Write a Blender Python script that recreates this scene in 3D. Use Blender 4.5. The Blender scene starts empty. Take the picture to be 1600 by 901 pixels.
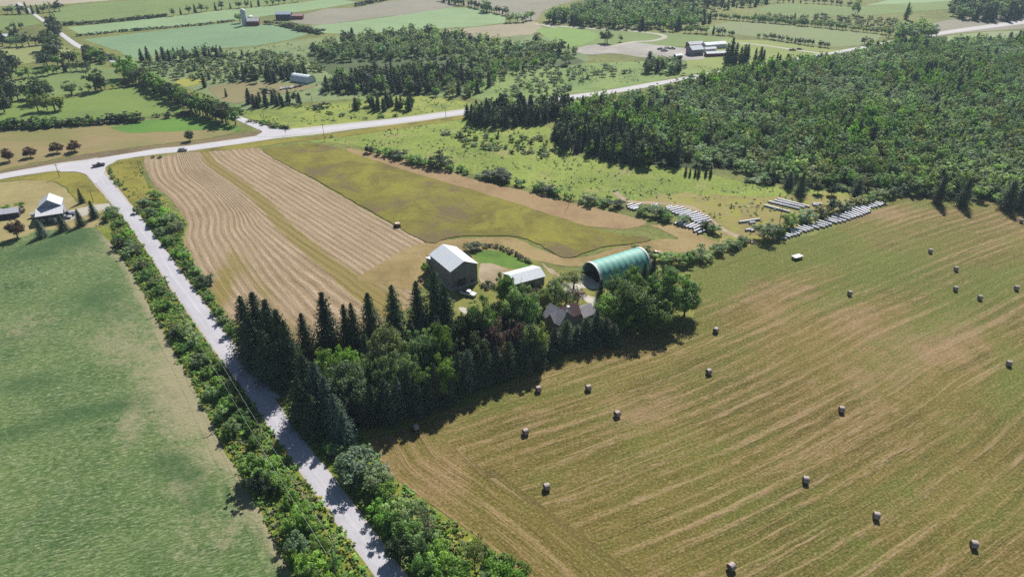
import bpy, bmesh, math, random
import numpy as np
from mathutils import Vector, Matrix
from mathutils.geometry import delaunay_2d_cdt

sc = bpy.context.scene
COL = sc.collection
rnd = random.Random(7)

# ------------------------------------------------------------------ camera, light, exposure
CAM_H = 120.0
PITCH = math.radians(30.3)
FPX = 1081.0
cam_d = bpy.data.cameras.new('camera'); cam = bpy.data.objects.new('camera', cam_d); COL.objects.link(cam)
cam.location = (0, 0, CAM_H); cam.rotation_euler = (math.pi/2 - PITCH, 0, 0)
cam_d.sensor_width = 36; cam_d.lens = 36*FPX/1600; cam_d.clip_end = 20000; cam_d.clip_start = 0.5
sc.camera = cam

HAZE = 0.00011                 # density of the air
SUN_AZ = math.radians(17)      # to the right of straight ahead
SUN_EL = math.radians(43)
w = bpy.data.worlds.new('World'); sc.world = w; w.use_nodes = True
nt = w.node_tree; nt.nodes.clear()
bg = nt.nodes.new('ShaderNodeBackground'); out = nt.nodes.new('ShaderNodeOutputWorld'); sky = nt.nodes.new('ShaderNodeTexSky')
sky.sky_type = 'NISHITA'; sky.sun_disc = False; sky.sun_elevation = SUN_EL; sky.sun_rotation = SUN_AZ
sky.altitude = 300; sky.air_density = 1.0; sky.dust_density = 0.6; sky.ozone_density = 1.5
bg.inputs[1].default_value = 0.05
nt.links.new(sky.outputs[0], bg.inputs[0]); nt.links.new(bg.outputs[0], out.inputs[0])
sl = bpy.data.lights.new('sun', 'SUN'); so = bpy.data.objects.new('sun', sl); COL.objects.link(so)
sl.energy = 4.9; sl.angle = math.radians(0.5); sl.color = (1.0, 0.955, 0.88)
sd = Vector((math.sin(SUN_AZ)*math.cos(SUN_EL), math.cos(SUN_AZ)*math.cos(SUN_EL), math.sin(SUN_EL)))
so.rotation_euler = sd.to_track_quat('Z', 'Y').to_euler(); so.location = (60, 200, 300)
sc.view_settings.view_transform = 'Standard'; sc.view_settings.look = 'None'
sc.view_settings.exposure = 0.55; sc.view_settings.gamma = 1.0; sc.view_settings.use_curve_mapping = False
sc.cycles.max_bounces = 5; sc.cycles.diffuse_bounces = 2; sc.cycles.transmission_bounces = 3; sc.cycles.volume_bounces = 0
sc.cycles.transparent_max_bounces = 6; sc.cycles.use_denoising = False

# ------------------------------------------------------------------ survey helpers: a point of the photograph to a point of the land
cp, sp_ = math.cos(PITCH), math.sin(PITCH)
def P(x, y, z=0.0):
    wv = (y-450.5)/FPX; u = (x-800.0)/FPX
    d2 = -(sp_ + wv*cp)
    t = (z-CAM_H)/d2
    return (t*u, t*(cp - wv*sp_))
def M_PER_PX(x, y):
    X, Y = P(x, y); return (Y*cp + CAM_H*sp_)/FPX
def H_AT(x, y, ty):
    """height of something with its foot at (x, y) that reaches up to row ty"""
    X, Y = P(x, y); k = (ty-450.5)/FPX
    return CAM_H - Y*(sp_ + k*cp)/(cp - k*sp_)
def foot(tx, ty, by):
    return (tx + (800-tx)*(by-ty)/(2300-ty), by)

def s2l(c):
    return tuple(((v/255)/12.92 if v/255 <= 0.04045 else ((v/255+0.055)/1.055)**2.4) for v in c)
KW = 1.45                      # brightness of a white sheet in the sun in this exposure; turns seen colours into base colours
def alb(r, g, b, k=1.0):
    l = s2l((r, g, b)); return tuple(min(0.85, v/KW*k) for v in l) + (1.0,)

# ------------------------------------------------------------------ node helpers
class NT:
    def __init__(s, name):
        s.m = bpy.data.materials.new(name); s.m.use_nodes = True; s.t = s.m.node_tree; s.t.nodes.clear()
        s.out = s.t.nodes.new('ShaderNodeOutputMaterial')
        s.b = s.t.nodes.new('ShaderNodeBsdfPrincipled'); s.t.links.new(s.b.outputs[0], s.out.inputs[0])
        s.b.inputs['Roughness'].default_value = 0.9; s.b.inputs['Specular IOR Level'].default_value = 0.15
    def n(s, typ, **kw):
        nd = s.t.nodes.new(typ)
        for k, v in kw.items(): setattr(nd, k, v)
        return nd
    def set(s, sock, v):
        if hasattr(v, 'links') and hasattr(v, 'is_output'): s.t.links.new(v, sock)
        else: sock.default_value = v
    def math(s, op, a, b=None, c=None, clamp=False):
        nd = s.n('ShaderNodeMath', operation=op); nd.use_clamp = clamp
        s.set(nd.inputs[0], a)
        if b is not None: s.set(nd.inputs[1], b)
        if c is not None: s.set(nd.inputs[2], c)
        return nd.outputs[0]
    def mix(s, f, a, b, blend='MIX'):
        nd = s.n('ShaderNodeMix', data_type='RGBA', blend_type=blend); nd.clamp_factor = True
        s.set(nd.inputs[0], f); s.set(nd.inputs[6], a); s.set(nd.inputs[7], b); return nd.outputs[2]
    def noise(s, vec, scale, detail=3, rough=0.55, dist=0.0):
        nd = s.n('ShaderNodeTexNoise'); nd.inputs['Scale'].default_value = scale; nd.inputs['Detail'].default_value = detail
        nd.inputs['Roughness'].default_value = rough; nd.inputs['Distortion'].default_value = dist
        s.t.links.new(vec, nd.inputs['Vector']); return nd.outputs['Fac']
    def pos(s):
        return s.n('ShaderNodeNewGeometry').outputs['Position']
    def tex(s):
        return s.n('ShaderNodeTexCoord').outputs['Object']
    def attr(s, name):
        return s.n('ShaderNodeAttribute', attribute_name=name).outputs['Fac']
    def comb(s, x, y, z=0.0):
        nd = s.n('ShaderNodeCombineXYZ'); s.set(nd.inputs[0], x); s.set(nd.inputs[1], y); s.set(nd.inputs[2], z); return nd.outputs[0]
    def mapr(s, v, a, b, c=0.0, d=1.0):
        nd = s.n('ShaderNodeMapRange'); s.set(nd.inputs[0], v)
        for i, q in enumerate((a, b, c, d)): s.set(nd.inputs[i+1], q)
        return nd.outputs[0]
    def ramp(s, f, stops):
        nd = s.n('ShaderNodeValToRGB'); s.set(nd.inputs[0], f); cr = nd.color_ramp
        while len(cr.elements) < len(stops): cr.elements.new(0.5)
        for e, (p, c) in zip(cr.elements, stops): e.position = p; e.color = c
        return nd.outputs[0]
    def bump(s, hgt, dist, strength=1.0):
        nd = s.n('ShaderNodeBump'); nd.inputs['Strength'].default_value = strength; nd.inputs['Distance'].default_value = dist
        s.t.links.new(hgt, nd.inputs['Height']); s.t.links.new(nd.outputs[0], s.b.inputs['Normal'])

def ground_mat(name, cols, big=45, mid=7, fine=0.9, extra=None, bump=0.12, wt=(0.55, 0.35, 0.28), stretch=None):
    """a field: colours from dark to light spread by three sizes of noise; extra(nt, col, noises) may alter it"""
    q = NT(name); p = q.pos()
    if stretch:
        ang, f = stretch
        mp = q.n('ShaderNodeMapping'); mp.inputs['Rotation'].default_value = (0, 0, ang); mp.inputs['Scale'].default_value = (f, 1, 1)
        q.t.links.new(p, mp.inputs[0]); ps = mp.outputs[0]
    else: ps = p
    n1 = q.noise(p, 1/big, 3, 0.6, 0.3); n2 = q.noise(ps, 1/mid, 4, 0.65); n3 = q.noise(ps, 1/fine, 3, 0.7)
    v = q.math('ADD', q.math('MULTIPLY', q.math('SUBTRACT', n1, 0.5), wt[0]*2.2), q.math('ADD', q.math('MULTIPLY', q.math('SUBTRACT', n2, 0.5), wt[1]*2.2), q.math('MULTIPLY', q.math('SUBTRACT', n3, 0.5), wt[2]*2.2)))
    v = q.math('ADD', v, 0.5)
    n = len(cols)
    c = q.ramp(v, [(0.1+0.8*i/(n-1), alb(*cl)) for i, cl in enumerate(cols)])
    h = n3
    if extra:
        c, h2 = extra(q, c, (n1, n2, n3)); h = h2 if h2 is not None else h
    q.t.links.new(c, q.b.inputs['Base Color'])
    q.bump(h, bump)
    return q.m

def simple_mat(name, col, rough=0.7, var=0.12, scale=0.8, metal=0.0, spec=0.3, bump=0.0, lin=False):
    q = NT(name); p = q.tex(); n = q.noise(p, scale, 4, 0.6)
    c0 = col if lin else alb(*col)
    dk = tuple(v*(1-var*2) for v in c0[:3])+(1,); lt = tuple(min(0.9, v*(1+var)) for v in c0[:3])+(1,)
    q.t.links.new(q.ramp(n, [(0.3, dk), (0.7, lt)]), q.b.inputs['Base Color'])
    q.b.inputs['Roughness'].default_value = rough; q.b.inputs['Metallic'].default_value = metal; q.b.inputs['Specular IOR Level'].default_value = spec
    if bump: q.bump(n, bump)
    return q.m

# ------------------------------------------------------------------ object helpers
def tag(o, label=None, cat=None, group=None, kind=None):
    if label: o['label'] = label
    if cat: o['category'] = cat
    if group: o['group'] = group
    if kind: o['kind'] = kind
    return o
def link(name, me, parent=None):
    o = bpy.data.objects.new(name, me); COL.objects.link(o)
    if parent: o.parent = parent
    return o
def empty(name, loc=(0, 0, 0), rz=0.0):
    o = bpy.data.objects.new(name, None); COL.objects.link(o); o.location = loc; o.rotation_euler = (0, 0, rz); o.empty_display_size = 0.5
    return o
def mesh_np(name, V, F, mats=(), midx=None, smooth=False, attrs=None):
    V = np.asarray(V, dtype=np.float32); F = np.asarray(F, dtype=np.int32); k = F.shape[1]
    me = bpy.data.meshes.new(name); me.vertices.add(len(V)); me.vertices.foreach_set('co', V.ravel())
    me.loops.add(F.size); me.loops.foreach_set('vertex_index', F.ravel())
    me.polygons.add(len(F)); me.polygons.foreach_set('loop_start', np.arange(0, F.size, k, dtype=np.int32))
    for m in mats: me.materials.append(m)
    if midx is not None: me.polygons.foreach_set('material_index', np.asarray(midx, dtype=np.int32))
    me.polygons.foreach_set('use_smooth', np.full(len(F), smooth))
    for an, (dom, arr) in (attrs or {}).items():
        a = me.attributes.new(an, 'FLOAT', dom); a.data.foreach_set('value', np.asarray(arr, dtype=np.float32))
    me.update(calc_edges=True); me.validate()
    return me

# smooth closed / open curves through photograph points
def catmull(pts, n=6, closed=False):
    pts = [np.array(p, float) for p in pts]; N = len(pts); out = []
    rng = range(N) if closed else range(N-1)
    for i in rng:
        if closed: p0, p1, p2, p3 = pts[(i-1) % N], pts[i], pts[(i+1) % N], pts[(i+2) % N]
        else: p0, p1, p2, p3 = pts[max(0, i-1)], pts[i], pts[i+1], pts[min(N-1, i+2)]
        for k in range(n):
            t = k/n
            out.append(0.5*((2*p1)+(-p0+p2)*t+(2*p0-5*p1+4*p2-p3)*t*t+(-p0+3*p1-3*p2+p3)*t**3))
    if not closed: out.append(pts[-1])
    return out
def land(pts, n=6, closed=True, smooth=True, jit=0.0, seed=1):
    w_ = [P(*p) for p in pts]
    c = catmull(w_, n, closed) if smooth else [np.array(p) for p in w_]
    if jit:
        # break long edges up so that the border wanders
        r = random.Random(seed); o = []
        m = len(c)
        for i in range(m):
            a = c[i]; b = c[(i+1) % m] if closed else c[min(i+1, m-1)]
            L = float(np.hypot(*(b-a))); k = max(1, min(12, int(L/3.0)))
            for j in range(k):
                p = a+(b-a)*j/k; o.append(p+np.array([r.gauss(0, jit), r.gauss(0, jit)]))
        c = o
    return c
SHEETS = [0]
def sheet(name, pts, mat, z, n=5, smooth=True, jit=0.0, seed=1, step=None, attrs=None, thick=0.0, world=False):
    SHEETS[0] += 1; z += 0.00053*SHEETS[0]
    poly = [np.array(p) for p in pts] if world else land(pts, n, True, smooth, jit, seed)
    co = [Vector((float(p[0]), float(p[1]))) for p in poly]; m = len(co)
    extra = []
    if step:
        xs = [c.x for c in co]; ys = [c.y for c in co]
        A = np.array([(c.x, c.y) for c in co])
        gx = np.arange(min(xs), max(xs), step); gy = np.arange(min(ys), max(ys), step)
        G = np.array([(x, y) for y in gy for x in gx]); ins = inside(G, A)
        extra = [Vector((float(x), float(y))) for x, y in G[ins]]
    vs, es, fs, _, _, _ = delaunay_2d_cdt(co+extra, [], [list(range(m))], 1, 1e-4)
    V = np.array([(v.x, v.y, z) for v in vs]); F = np.array([f[:3] for f in fs], dtype=np.int32)
    a = V[F[:, 0]]; b = V[F[:, 1]]; c = V[F[:, 2]]
    flip = ((b-a)[:, 0]*(c-a)[:, 1]-(b-a)[:, 1]*(c-a)[:, 0]) < 0
    F[flip] = F[flip][:, ::-1]
    at = attrs(V) if attrs else None
    if thick:
        n0 = len(V); ring = np.array([(c.x, c.y, z) for c in co]); low = ring.copy(); low[:, 2] = z-thick
        area = 0.5*sum(co[i].x*co[(i+1) % m].y-co[(i+1) % m].x*co[i].y for i in range(m))
        V = np.vstack([V, ring, low]); S = []
        for i in range(m):
            j = (i+1) % m
            q = [(n0+m+i, n0+m+j, n0+j), (n0+m+i, n0+j, n0+i)]
            if area < 0: q = [t[::-1] for t in q]
            S += q
        F = np.vstack([F, np.array(S, dtype=np.int32)])
        if at: at = {k: (d, np.concatenate([v, np.zeros(2*m)])) for k, (d, v) in at.items()}
    me = mesh_np(name, V, F, [mat], attrs=at)
    o = link(name, me); o['kind'] = 'structure'
    return o
def inside(G, A):
    x, y = G[:, 0], G[:, 1]; r = np.zeros(len(G), bool); n = len(A)
    for i in range(n):
        x1, y1 = A[i]; x2, y2 = A[(i+1) % n]
        if y1 == y2: continue
        c = ((y1 > y) != (y2 > y)) & (x < (x2-x1)*(y-y1)/(y2-y1)+x1)
        r ^= c
    return r
def sdist(Q, line):
    """signed distance (left of the line is positive) and run along it"""
    best = np.full(len(Q), 1e18); sg = np.zeros(len(Q)); al = np.zeros(len(Q)); run = 0.0
    L = [np.array(p, float) for p in line]
    for i in range(len(L)-1):
        a, b = L[i], L[i+1]; d = b-a; l = np.hypot(*d); u = d/l
        r = Q-a; t = r@u
        tc = t.copy()
        if i > 0: tc = np.maximum(tc, 0)
        if i < len(L)-2: tc = np.minimum(tc, l)
        pr = a+tc[:, None]*u; dd = Q-pr; d2 = (dd**2).sum(1)
        s = u[0]*r[:, 1]-u[1]*r[:, 0]
        k = d2 < best
        best[k] = d2[k]; sg[k] = (np.sign(s)*np.sqrt(d2))[k]; al[k] = (run+tc)[k]; run += l
    return sg, al
def blobs(Q, lst):
    """lst: photograph x, y, radius x, radius y, tilt in degrees, weight; radii in photograph pixels"""
    v = np.zeros(len(Q))
    # back to photograph coordinates
    X, Y = Q[:, 0], Q[:, 1]; D = Y*cp+CAM_H*sp_; U = 800+FPX*X/D; W = 450.5+FPX*(CAM_H*cp-Y*sp_)/D
    for x, y, rx, ry, an, wt in lst:
        a = math.radians(an); dx = U-x; dy = W-y
        u = dx*math.cos(a)-dy*math.sin(a); t = dx*math.sin(a)+dy*math.cos(a)
        v += wt*np.exp(-((u/rx)**2+(t/ry)**2))
    return v
# ------------------------------------------------------------------ the land: one sheet to the horizon, fields, tracks and roads on it
def rough_extra(q, c, ns):
    p = q.pos(); sp = q.noise(p, 0.35, 4, 0.7)
    c = q.mix(q.mapr(sp, 0.5, 0.66), c, alb(96, 112, 58))
    # colour cools a little where wet ground takes over, far from the farm
    return c, q.math('ADD', ns[2], q.math('MULTIPLY', sp, 0.8))
M_ROUGH = ground_mat('rough_grass', [(92, 98, 58), (118, 124, 66), (142, 146, 78), (150, 142, 98)], 55, 9, 1.1, rough_extra, 0.35)
g = 9000
me = mesh_np('ground', [(-g, -1500, 0), (g, -1500, 0), (g, 14000, 0), (-g, 14000, 0)], [(0, 1, 2, 3)], [M_ROUGH])
link('ground', me)['kind'] = 'structure'

def crop_extra(ang):
    def f(q, c, ns):
        p = q.pos(); mp = q.n('ShaderNodeMapping'); mp.inputs['Rotation'].default_value = (0, 0, ang); q.t.links.new(p, mp.inputs[0])
        st = q.n('ShaderNodeMapping'); st.inputs['Scale'].default_value = (0.3, 1.0, 1); q.t.links.new(mp.outputs[0], st.inputs[0])
        r = q.noise(st.outputs[0], 0.55, 4, 0.7)
        c = q.mix(q.mapr(r, 0.40, 0.62, 0, 0.35), c, alb(84, 108, 72))
        c = q.mix(q.mapr(r, 0.52, 0.75, 0, 0.6), c, alb(160, 170, 128))
        sp = q.noise(st.outputs[0], 2.0, 4, 0.85)
        c = q.mix(q.mapr(sp, 0.5, 0.64, 0, 0.8), c, alb(176, 186, 138)); c = q.mix(q.mapr(sp, 0.46, 0.32, 0, 0.65), c, alb(56, 78, 40))
        dry = q.math('ADD', q.attr('dry'), q.math('ADD', q.math('MULTIPLY', q.math('SUBTRACT', q.noise(p, 0.25, 5, 0.75), 0.5), 2.2), q.math('MULTIPLY', q.math('SUBTRACT', q.noise(p, 1.1, 4, 0.8), 0.5), 2.0)))
        c = q.mix(q.mapr(dry, 0.45, 1.3, 0, 0.85), c, alb(176, 166, 134))
        lush = q.math('ADD', q.attr('lush'), q.math('MULTIPLY', q.math('SUBTRACT', ns[1], 0.5), 1.6))
        c = q.mix(q.mapr(lush, 0.25, 0.95, 0, 0.75), c, alb(60, 96, 56))
        return c, q.math('ADD', ns[2], q.math('ADD', r, sp))
    return f
M_CROP = ground_mat('young_crop', [(66, 98, 52), (92, 120, 66), (114, 136, 78), (138, 148, 92)], 50, 6, 0.7, crop_extra(math.radians(-20)), 0.22, wt=(0.8, 0.4, 0.28))
def a_crop(V):
    Q = V[:, :2]
    edge = [P(*p) for p in [(150, 350), (172, 378), (205, 420), (250, 505), (300, 598), (345, 690), (395, 780), (450, 880), (470, 920)]]
    d, _ = sdist(Q, edge)
    dry = 1.25*np.exp(-(d/1.8)**2)+0.35*np.exp(-(d/7.0)**2) + blobs(Q, [(290, 640, 55, 90, -20, 0.95), (250, 580, 60, 60, 0, .75), (200, 665, 18, 40, -20, 1.1), (180, 545, 45, 35, 0, 0.5), (330, 720, 20, 50, -20, 0.6),
        (60, 530, 90, 40, 0, 0.35), (120, 395, 60, 14, 0, 0.55), (180, 500, 40, 60, -20, 0.45), (280, 760, 25, 30, 0, .7), (300, 840, 30, 60, -25, .7), (360, 830, 18, 60, -30, 0.8), (120, 860, 80, 30, 10, .35), (60, 790, 60, 30, 10, .25), (40, 500, 60, 25, 15, 0.5)])
    lush = blobs(Q, [(270, 725, 45, 26, -10, 0.9), (150, 640, 110, 16, 12, 0.95), (40, 600, 70, 18, 10, 0.8), (160, 470, 50, 34, 0, 0.8), (60, 470, 70, 20, 10, .4), (120, 370, 60, 18, 10, 0.9), (40, 400, 80, 20, 10, 0.8), (310, 790, 40, 50, -20, 0.6), (160, 790, 60, 60, 0, .3), (20, 680, 60, 16, 10, .6), (230, 880, 50, 40, 0, .5)])
    return {'dry': ('POINT', dry), 'lush': ('POINT', lush)}
sheet('crop_field', [(-260, 420), (-60, 385), (0, 378), (60, 361), (110, 357), (150, 357), (170, 378), (205, 424), (250, 510), (300, 600), (345, 690), (395, 780), (446, 880), (480, 960), (520, 1100), (-500, 1100), (-700, 700)],
      M_CROP, 0.06, step=3.0, attrs=a_crop, jit=0.25)

# the big mown hay field on the right
def hay_extra(q, c, ns):
    row = q.attr('row'); al = q.attr('along'); p = q.pos()
    wob = q.math('MULTIPLY', q.math('SUBTRACT', q.noise(p, 0.05, 2, 0.5), 0.5), 2.0)
    rr = q.math('ADD', row, wob)
    v1 = q.comb(rr, q.math('MULTIPLY', al, 0.035)); s1 = q.noise(v1, 0.42, 5, 0.75)
    v2 = q.comb(rr, q.math('MULTIPLY', al, 0.10)); s2 = q.noise(v2, 2.0, 4, 0.8)
    per = q.math('SINE', q.math('MULTIPLY', rr, 2*math.pi/3.6))
    st = q.math('ADD', q.math('MULTIPLY', per, 0.12), q.math('ADD', q.math('MULTIPLY', q.math('SUBTRACT', s1, 0.5), 1.5), q.math('MULTIPLY', q.math('SUBTRACT', s2, 0.5), 1.5)))
    patch = q.noise(p, 0.022, 4, 0.6, 0.5)
    st = q.math('MULTIPLY', st, q.mapr(patch, 0.35, 0.62, 0.45, 1.2))
    wt_ = q.noise(q.comb(q.math('MULTIPLY', rr, 1.0), q.math('MULTIPLY', al, 0.01)), 1.1, 2, 0.5)
    c = q.mix(q.mapr(wt_, 0.60, 0.66, 0, 0.6), c, alb(84, 80, 38)); c = q.mix(q.mapr(wt_, 0.39, 0.34, 0, 0.55), c, alb(196, 172, 128))
    c = q.mix(q.mapr(st, 0.04, 0.38, 0, 0.9), c, alb(188, 162, 124))
    c = q.mix(q.mapr(st, -0.02, -0.42, 0, 0.8), c, alb(86, 78, 38))
    pk = q.math('MULTIPLY', q.math('SUBTRACT', q.noise(p, 0.016, 5, 0.7, 0.6), 0.5), 3.2)
    dry = q.math('ADD', q.math('ADD', q.attr('dry'), pk), q.math('ADD', q.math('MULTIPLY', q.math('SUBTRACT', ns[1], 0.5), 1.6), q.math('MULTIPLY', st, 1.1)))
    c = q.mix(q.mapr(dry, 0.2, 1.1, 0, 0.75), c, alb(178, 146, 116))
    lush = q.math('ADD', q.math('SUBTRACT', q.attr('lush'), pk), q.math('ADD', q.math('MULTIPLY', q.math('SUBTRACT', ns[1], 0.5), 1.3), q.math('MULTIPLY', st, -0.7)))
    c = q.mix(q.mapr(lush, 0.05, 0.9, 0, 0.85), c, alb(108, 124, 48))
    f = q.noise(p, 1.5, 4, 0.8)
    c = q.mix(q.mapr(f, 0.5, 0.68, 0, 0.6), c, alb(200, 176, 128)); c = q.mix(q.mapr(f, 0.47, 0.33, 0, 0.6), c, alb(76, 72, 30))
    return c, q.math('ADD', q.math('MULTIPLY', st, 1.2), f)
M_HAY = ground_mat('mown_hay', [(102, 102, 42), (122, 114, 52), (136, 120, 62), (150, 128, 76)], 60, 10, 1.2, hay_extra, 0.22)
GUIDE = [(430, 800), (560, 765), (680, 730), (800, 697), (1000, 640), (1180, 577), (1300, 522), (1400, 460), (1530, 390), (1720, 300)]
def a_hay(V):
    Q = V[:, :2]
    d, al = sdist(Q, catmull([(-80, 90), (-40, 106), (0, 123), (30, 137.5), (60, 153.5), (88, 171), (112, 190), (150, 213), (200, 239), (260, 270)], 5))
    d = d+1.5*np.sin(al/37.0+1)+0.8*np.sin(al/17.0)
    dl, _ = sdist(Q, [P(*p) for p in [(570, 660), (586, 700), (612, 745), (700, 812), (790, 880), (900, 985)]])
    dl = np.abs(dl); k = np.clip((dl-15)/3, 0, 1)
    row = np.where(dl < 16, dl, d); 
    dry = blobs(Q, [(1000, 650, 60, 26, 25, 1.3), (1440, 550, 130, 50, 25, 0.75), (1240, 470, 60, 26, 20, 0.25), (1420, 370, 110, 18, 14, .55), (700, 760, 60, 50, -30, .5), (1200, 760, 90, 30, 30, 0.35), (1330, 500, 40, 20, 20, .4),
        (960, 620, 50, 22, 20, .35), (620, 715, 20, 26, 0, .5), (1280, 740, 40, 18, 30, .5), (1520, 660, 60, 20, 30, .4), (1100, 850, 90, 26, 30, .4), (1380, 336, 60, 9, 5, 1.3), (1560, 350, 60, 16, 5, .5), (860, 640, 60, 30, 15, .3), (1500, 420, 60, 14, 15, .3)])
    lush = blobs(Q, [(1190, 410, 130, 40, 18, 1.3), (1110, 450, 60, 45, 0, 0.9), (1330, 450, 140, 34, 25, 0.9), (1480, 320, 90, 8, -3, 1.3), (1460, 500, 110, 36, 25, .95), (1260, 385, 90, 20, 15, .5), (700, 680, 60, 20, 20, .5), (850, 740, 60, 20, 20, .35), (1430, 760, 80, 40, 30, .5),
        (1580, 600, 40, 50, 30, .6), (1560, 820, 60, 50, 30, .5), (1150, 690, 70, 22, 25, .45), (780, 630, 70, 20, 15, .6), (900, 590, 60, 20, 15, .4), (1580, 440, 60, 20, 20, .4), (1340, 610, 60, 22, 25, .3)])
    return {'row': ('POINT', row), 'along': ('POINT', al), 'dry': ('POINT', dry), 'lush': ('POINT', lush)}
sheet('hay_field', [(578, 690), (600, 672), (650, 640), (720, 605), (800, 570), (900, 530), (1000, 515), (1070, 500), (1092, 470), (1076, 440), (1080, 415), (1120, 400), (1200, 378), (1240, 376), (1300, 356), (1385, 322), (1400, 309), (1440, 306), (1500, 312), (1620, 316), (1800, 318), (2100, 330), (2600, 700), (2300, 1200), (1050, 1200), (900, 1010), (830, 905), (790, 872), (700, 806), (640, 762), (610, 742), (588, 708)],
      M_HAY, 0.06, n=4, step=2.6, attrs=a_hay, jit=0.22)

# the field with windrows
def wind_extra(q, c, ns):
    row = q.attr('row'); al = q.attr('along'); p = q.pos()
    wob = q.math('MULTIPLY', q.math('SUBTRACT', q.noise(p, 0.06, 2, 0.5), 0.5), 1.3)
    rr = q.math('ADD', row, wob)
    v1 = q.comb(rr, q.math('MULTIPLY', al, 0.05)); s1 = q.noise(v1, 0.75, 4, 0.75)
    s2 = q.noise(q.comb(rr, q.math('MULTIPLY', al, 0.35)), 1.8, 4, 0.75)
    per = q.math('SINE', q.math('MULTIPLY', rr, 2*math.pi/2.75))
    st = q.math('ADD', q.math('MULTIPLY', per, 0.22), q.math('ADD', q.math('MULTIPLY', q.math('SUBTRACT', s1, 0.5), 1.6), q.math('MULTIPLY', q.math('SUBTRACT', s2, 0.5), 1.1)))
    c = q.mix(q.mapr(st, -0.05, -0.55, 0, 0.8), c, alb(138, 118, 86))
    c = q.mix(q.mapr(st, 0.05, 0.65, 0, 0.85), c, alb(220, 198, 170))
    gb = q.math('ADD', q.attr('lush'), q.math('MULTIPLY', q.math('SUBTRACT', ns[1], 0.5), 1.2))
    c = q.mix(q.mapr(gb, 0.35, 0.95, 0, 0.85), c, alb(148, 134, 72))
    f = q.noise(p, 1.6, 4, 0.8); c = q.mix(q.mapr(f, 0.47, 0.33, 0, 0.5), c, alb(112, 94, 60))
    return c, q.math('MULTIPLY', st, 1.0)
M_WIND = ground_mat('windrowed_hay', [(150, 128, 98), (170, 148, 118), (180, 158, 130), (168, 150, 108)], 40, 8, 1.0, wind_extra, 0.3)
R_EDGE = [(396, 226), (408, 237), (500, 288), (580, 333), (665, 380), (760, 434)]
L_EDGE = [(232, 225), (228, 252), (236, 282), (268, 312), (288, 345), (286, 375), (300, 405), (322, 450), (350, 490), (400, 560)]
def a_wind(V):
    Q = V[:, :2]
    dR, al = sdist(Q, [P(*p) for p in R_EDGE]); dL, _ = sdist(Q, catmull([P(*p) for p in L_EDGE], 5))
    dR = np.abs(dR); dL = np.abs(dL); t = dR/(dR+dL+1e-6)
    W = 74.0
    k = np.clip((t-0.5)/0.25, 0, 1); k = k*k*(3-2*k)
    row = dR*(1-k)+(W-dL)*k
    lush = 1.15*np.exp(-((t-0.47)/0.052)**4) + 0.75*np.exp(-((t-0.80)/0.04)**4)*blobs(Q, [(400, 470, 60, 80, 0, 1)]) + blobs(Q, [(345, 455, 22, 60, -20, 1.2), (440, 530, 60, 22, 20, .6), (600, 455, 50, 26, -20, 0.9)])
    return {'row': ('POINT', row), 'along': ('POINT', al), 'lush': ('POINT', lush)}
sheet('windrow_field', [(224, 250), (240, 240), (300, 236), (360, 232), (404, 233), (500, 287), (580, 333), (663, 378), (640, 388), (612, 405), (600, 425), (640, 450), (640, 480), (560, 520), (420, 540), (360, 500), (330, 462), (306, 420), (284, 382), (288, 350), (270, 314), (238, 286)],
      M_WIND, 0.05, n=4, step=2.2, attrs=a_wind, jit=0.2)

# mown strip round the uncut field, yard grass
M_TRACK = ground_mat('mown_strip', [(132, 116, 74), (158, 138, 92), (178, 156, 112), (154, 144, 82)], 30, 5, 0.8, lambda q, c, ns: (q.mix(q.mapr(q.noise(q.pos(), 1.3, 4, 0.8), 0.47, 0.35, 0, 0.55), c, alb(112, 98, 58)), ns[2]), 0.15)
sheet('mown_strip', [(560, 440), (580, 420), (610, 402), (640, 386), (668, 379), (740, 372), (800, 372), (850, 392), (888, 403), (930, 398), (960, 388), (1030, 374), (1060, 372), (1010, 350), (950, 334), (880, 318), (800, 298), (740, 284), (650, 256), (560, 236), (545, 238), (600, 262), (700, 300), (900, 352), (1000, 352), (1060, 352), (1085, 362),
                     (1100, 370), (1125, 384), (1060, 396), (1020, 392), (960, 400), (905, 416), (850, 410), (800, 395), (762, 390), (700, 400), (640, 440)], M_TRACK, 0.065, n=3, jit=0.2)
M_STRIP = ground_mat('dry_mown_strip', [(134, 110, 78), (160, 134, 98), (176, 150, 112), (150, 134, 84)], 30, 5, 0.8, lambda q, c, ns: (q.mix(q.mapr(q.noise(q.pos(), 1.3, 4, 0.8), 0.47, 0.35, 0, 0.5), c, alb(118, 96, 62)), ns[2]), 0.15)
sheet('field_edge_strip', [(540, 232), (600, 243), (650, 254), (700, 268), (760, 286), (820, 298), (880, 314), (940, 327), (985, 339), (1010, 347), (990, 356), (960, 358), (900, 346), (840, 330), (760, 308), (700, 292), (640, 274), (580, 258)], M_STRIP, 0.08, n=3, jit=0.25)
def uncut_extra(q, c, ns):
    p = q.pos(); a = q.noise(p, 0.05, 4, 0.65, 0.8)
    a = q.math('ADD', a, q.math('MULTIPLY', q.math('SUBTRACT', q.noise(p, 0.022, 3, 0.6, 1.0), 0.5), 0.6))
    c = q.mix(q.mapr(a, 0.52, 0.64, 0, 0.85), c, alb(122, 106, 76))
    c = q.mix(q.mapr(a, 0.46, 0.34, 0, 0.8), c, alb(152, 148, 60))
    f = q.noise(p, 0.9, 4, 0.8); c = q.mix(q.mapr(f, 0.46, 0.34, 0, 0.6), c, alb(96, 92, 38))
    return c, ns[2]
M_UNCUT = ground_mat('standing_hay', [(104, 96, 46), (124, 118, 52), (140, 134, 58), (150, 142, 66)], 30, 6, 0.7, uncut_extra, 0.3, stretch=(math.radians(50), .5))
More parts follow.
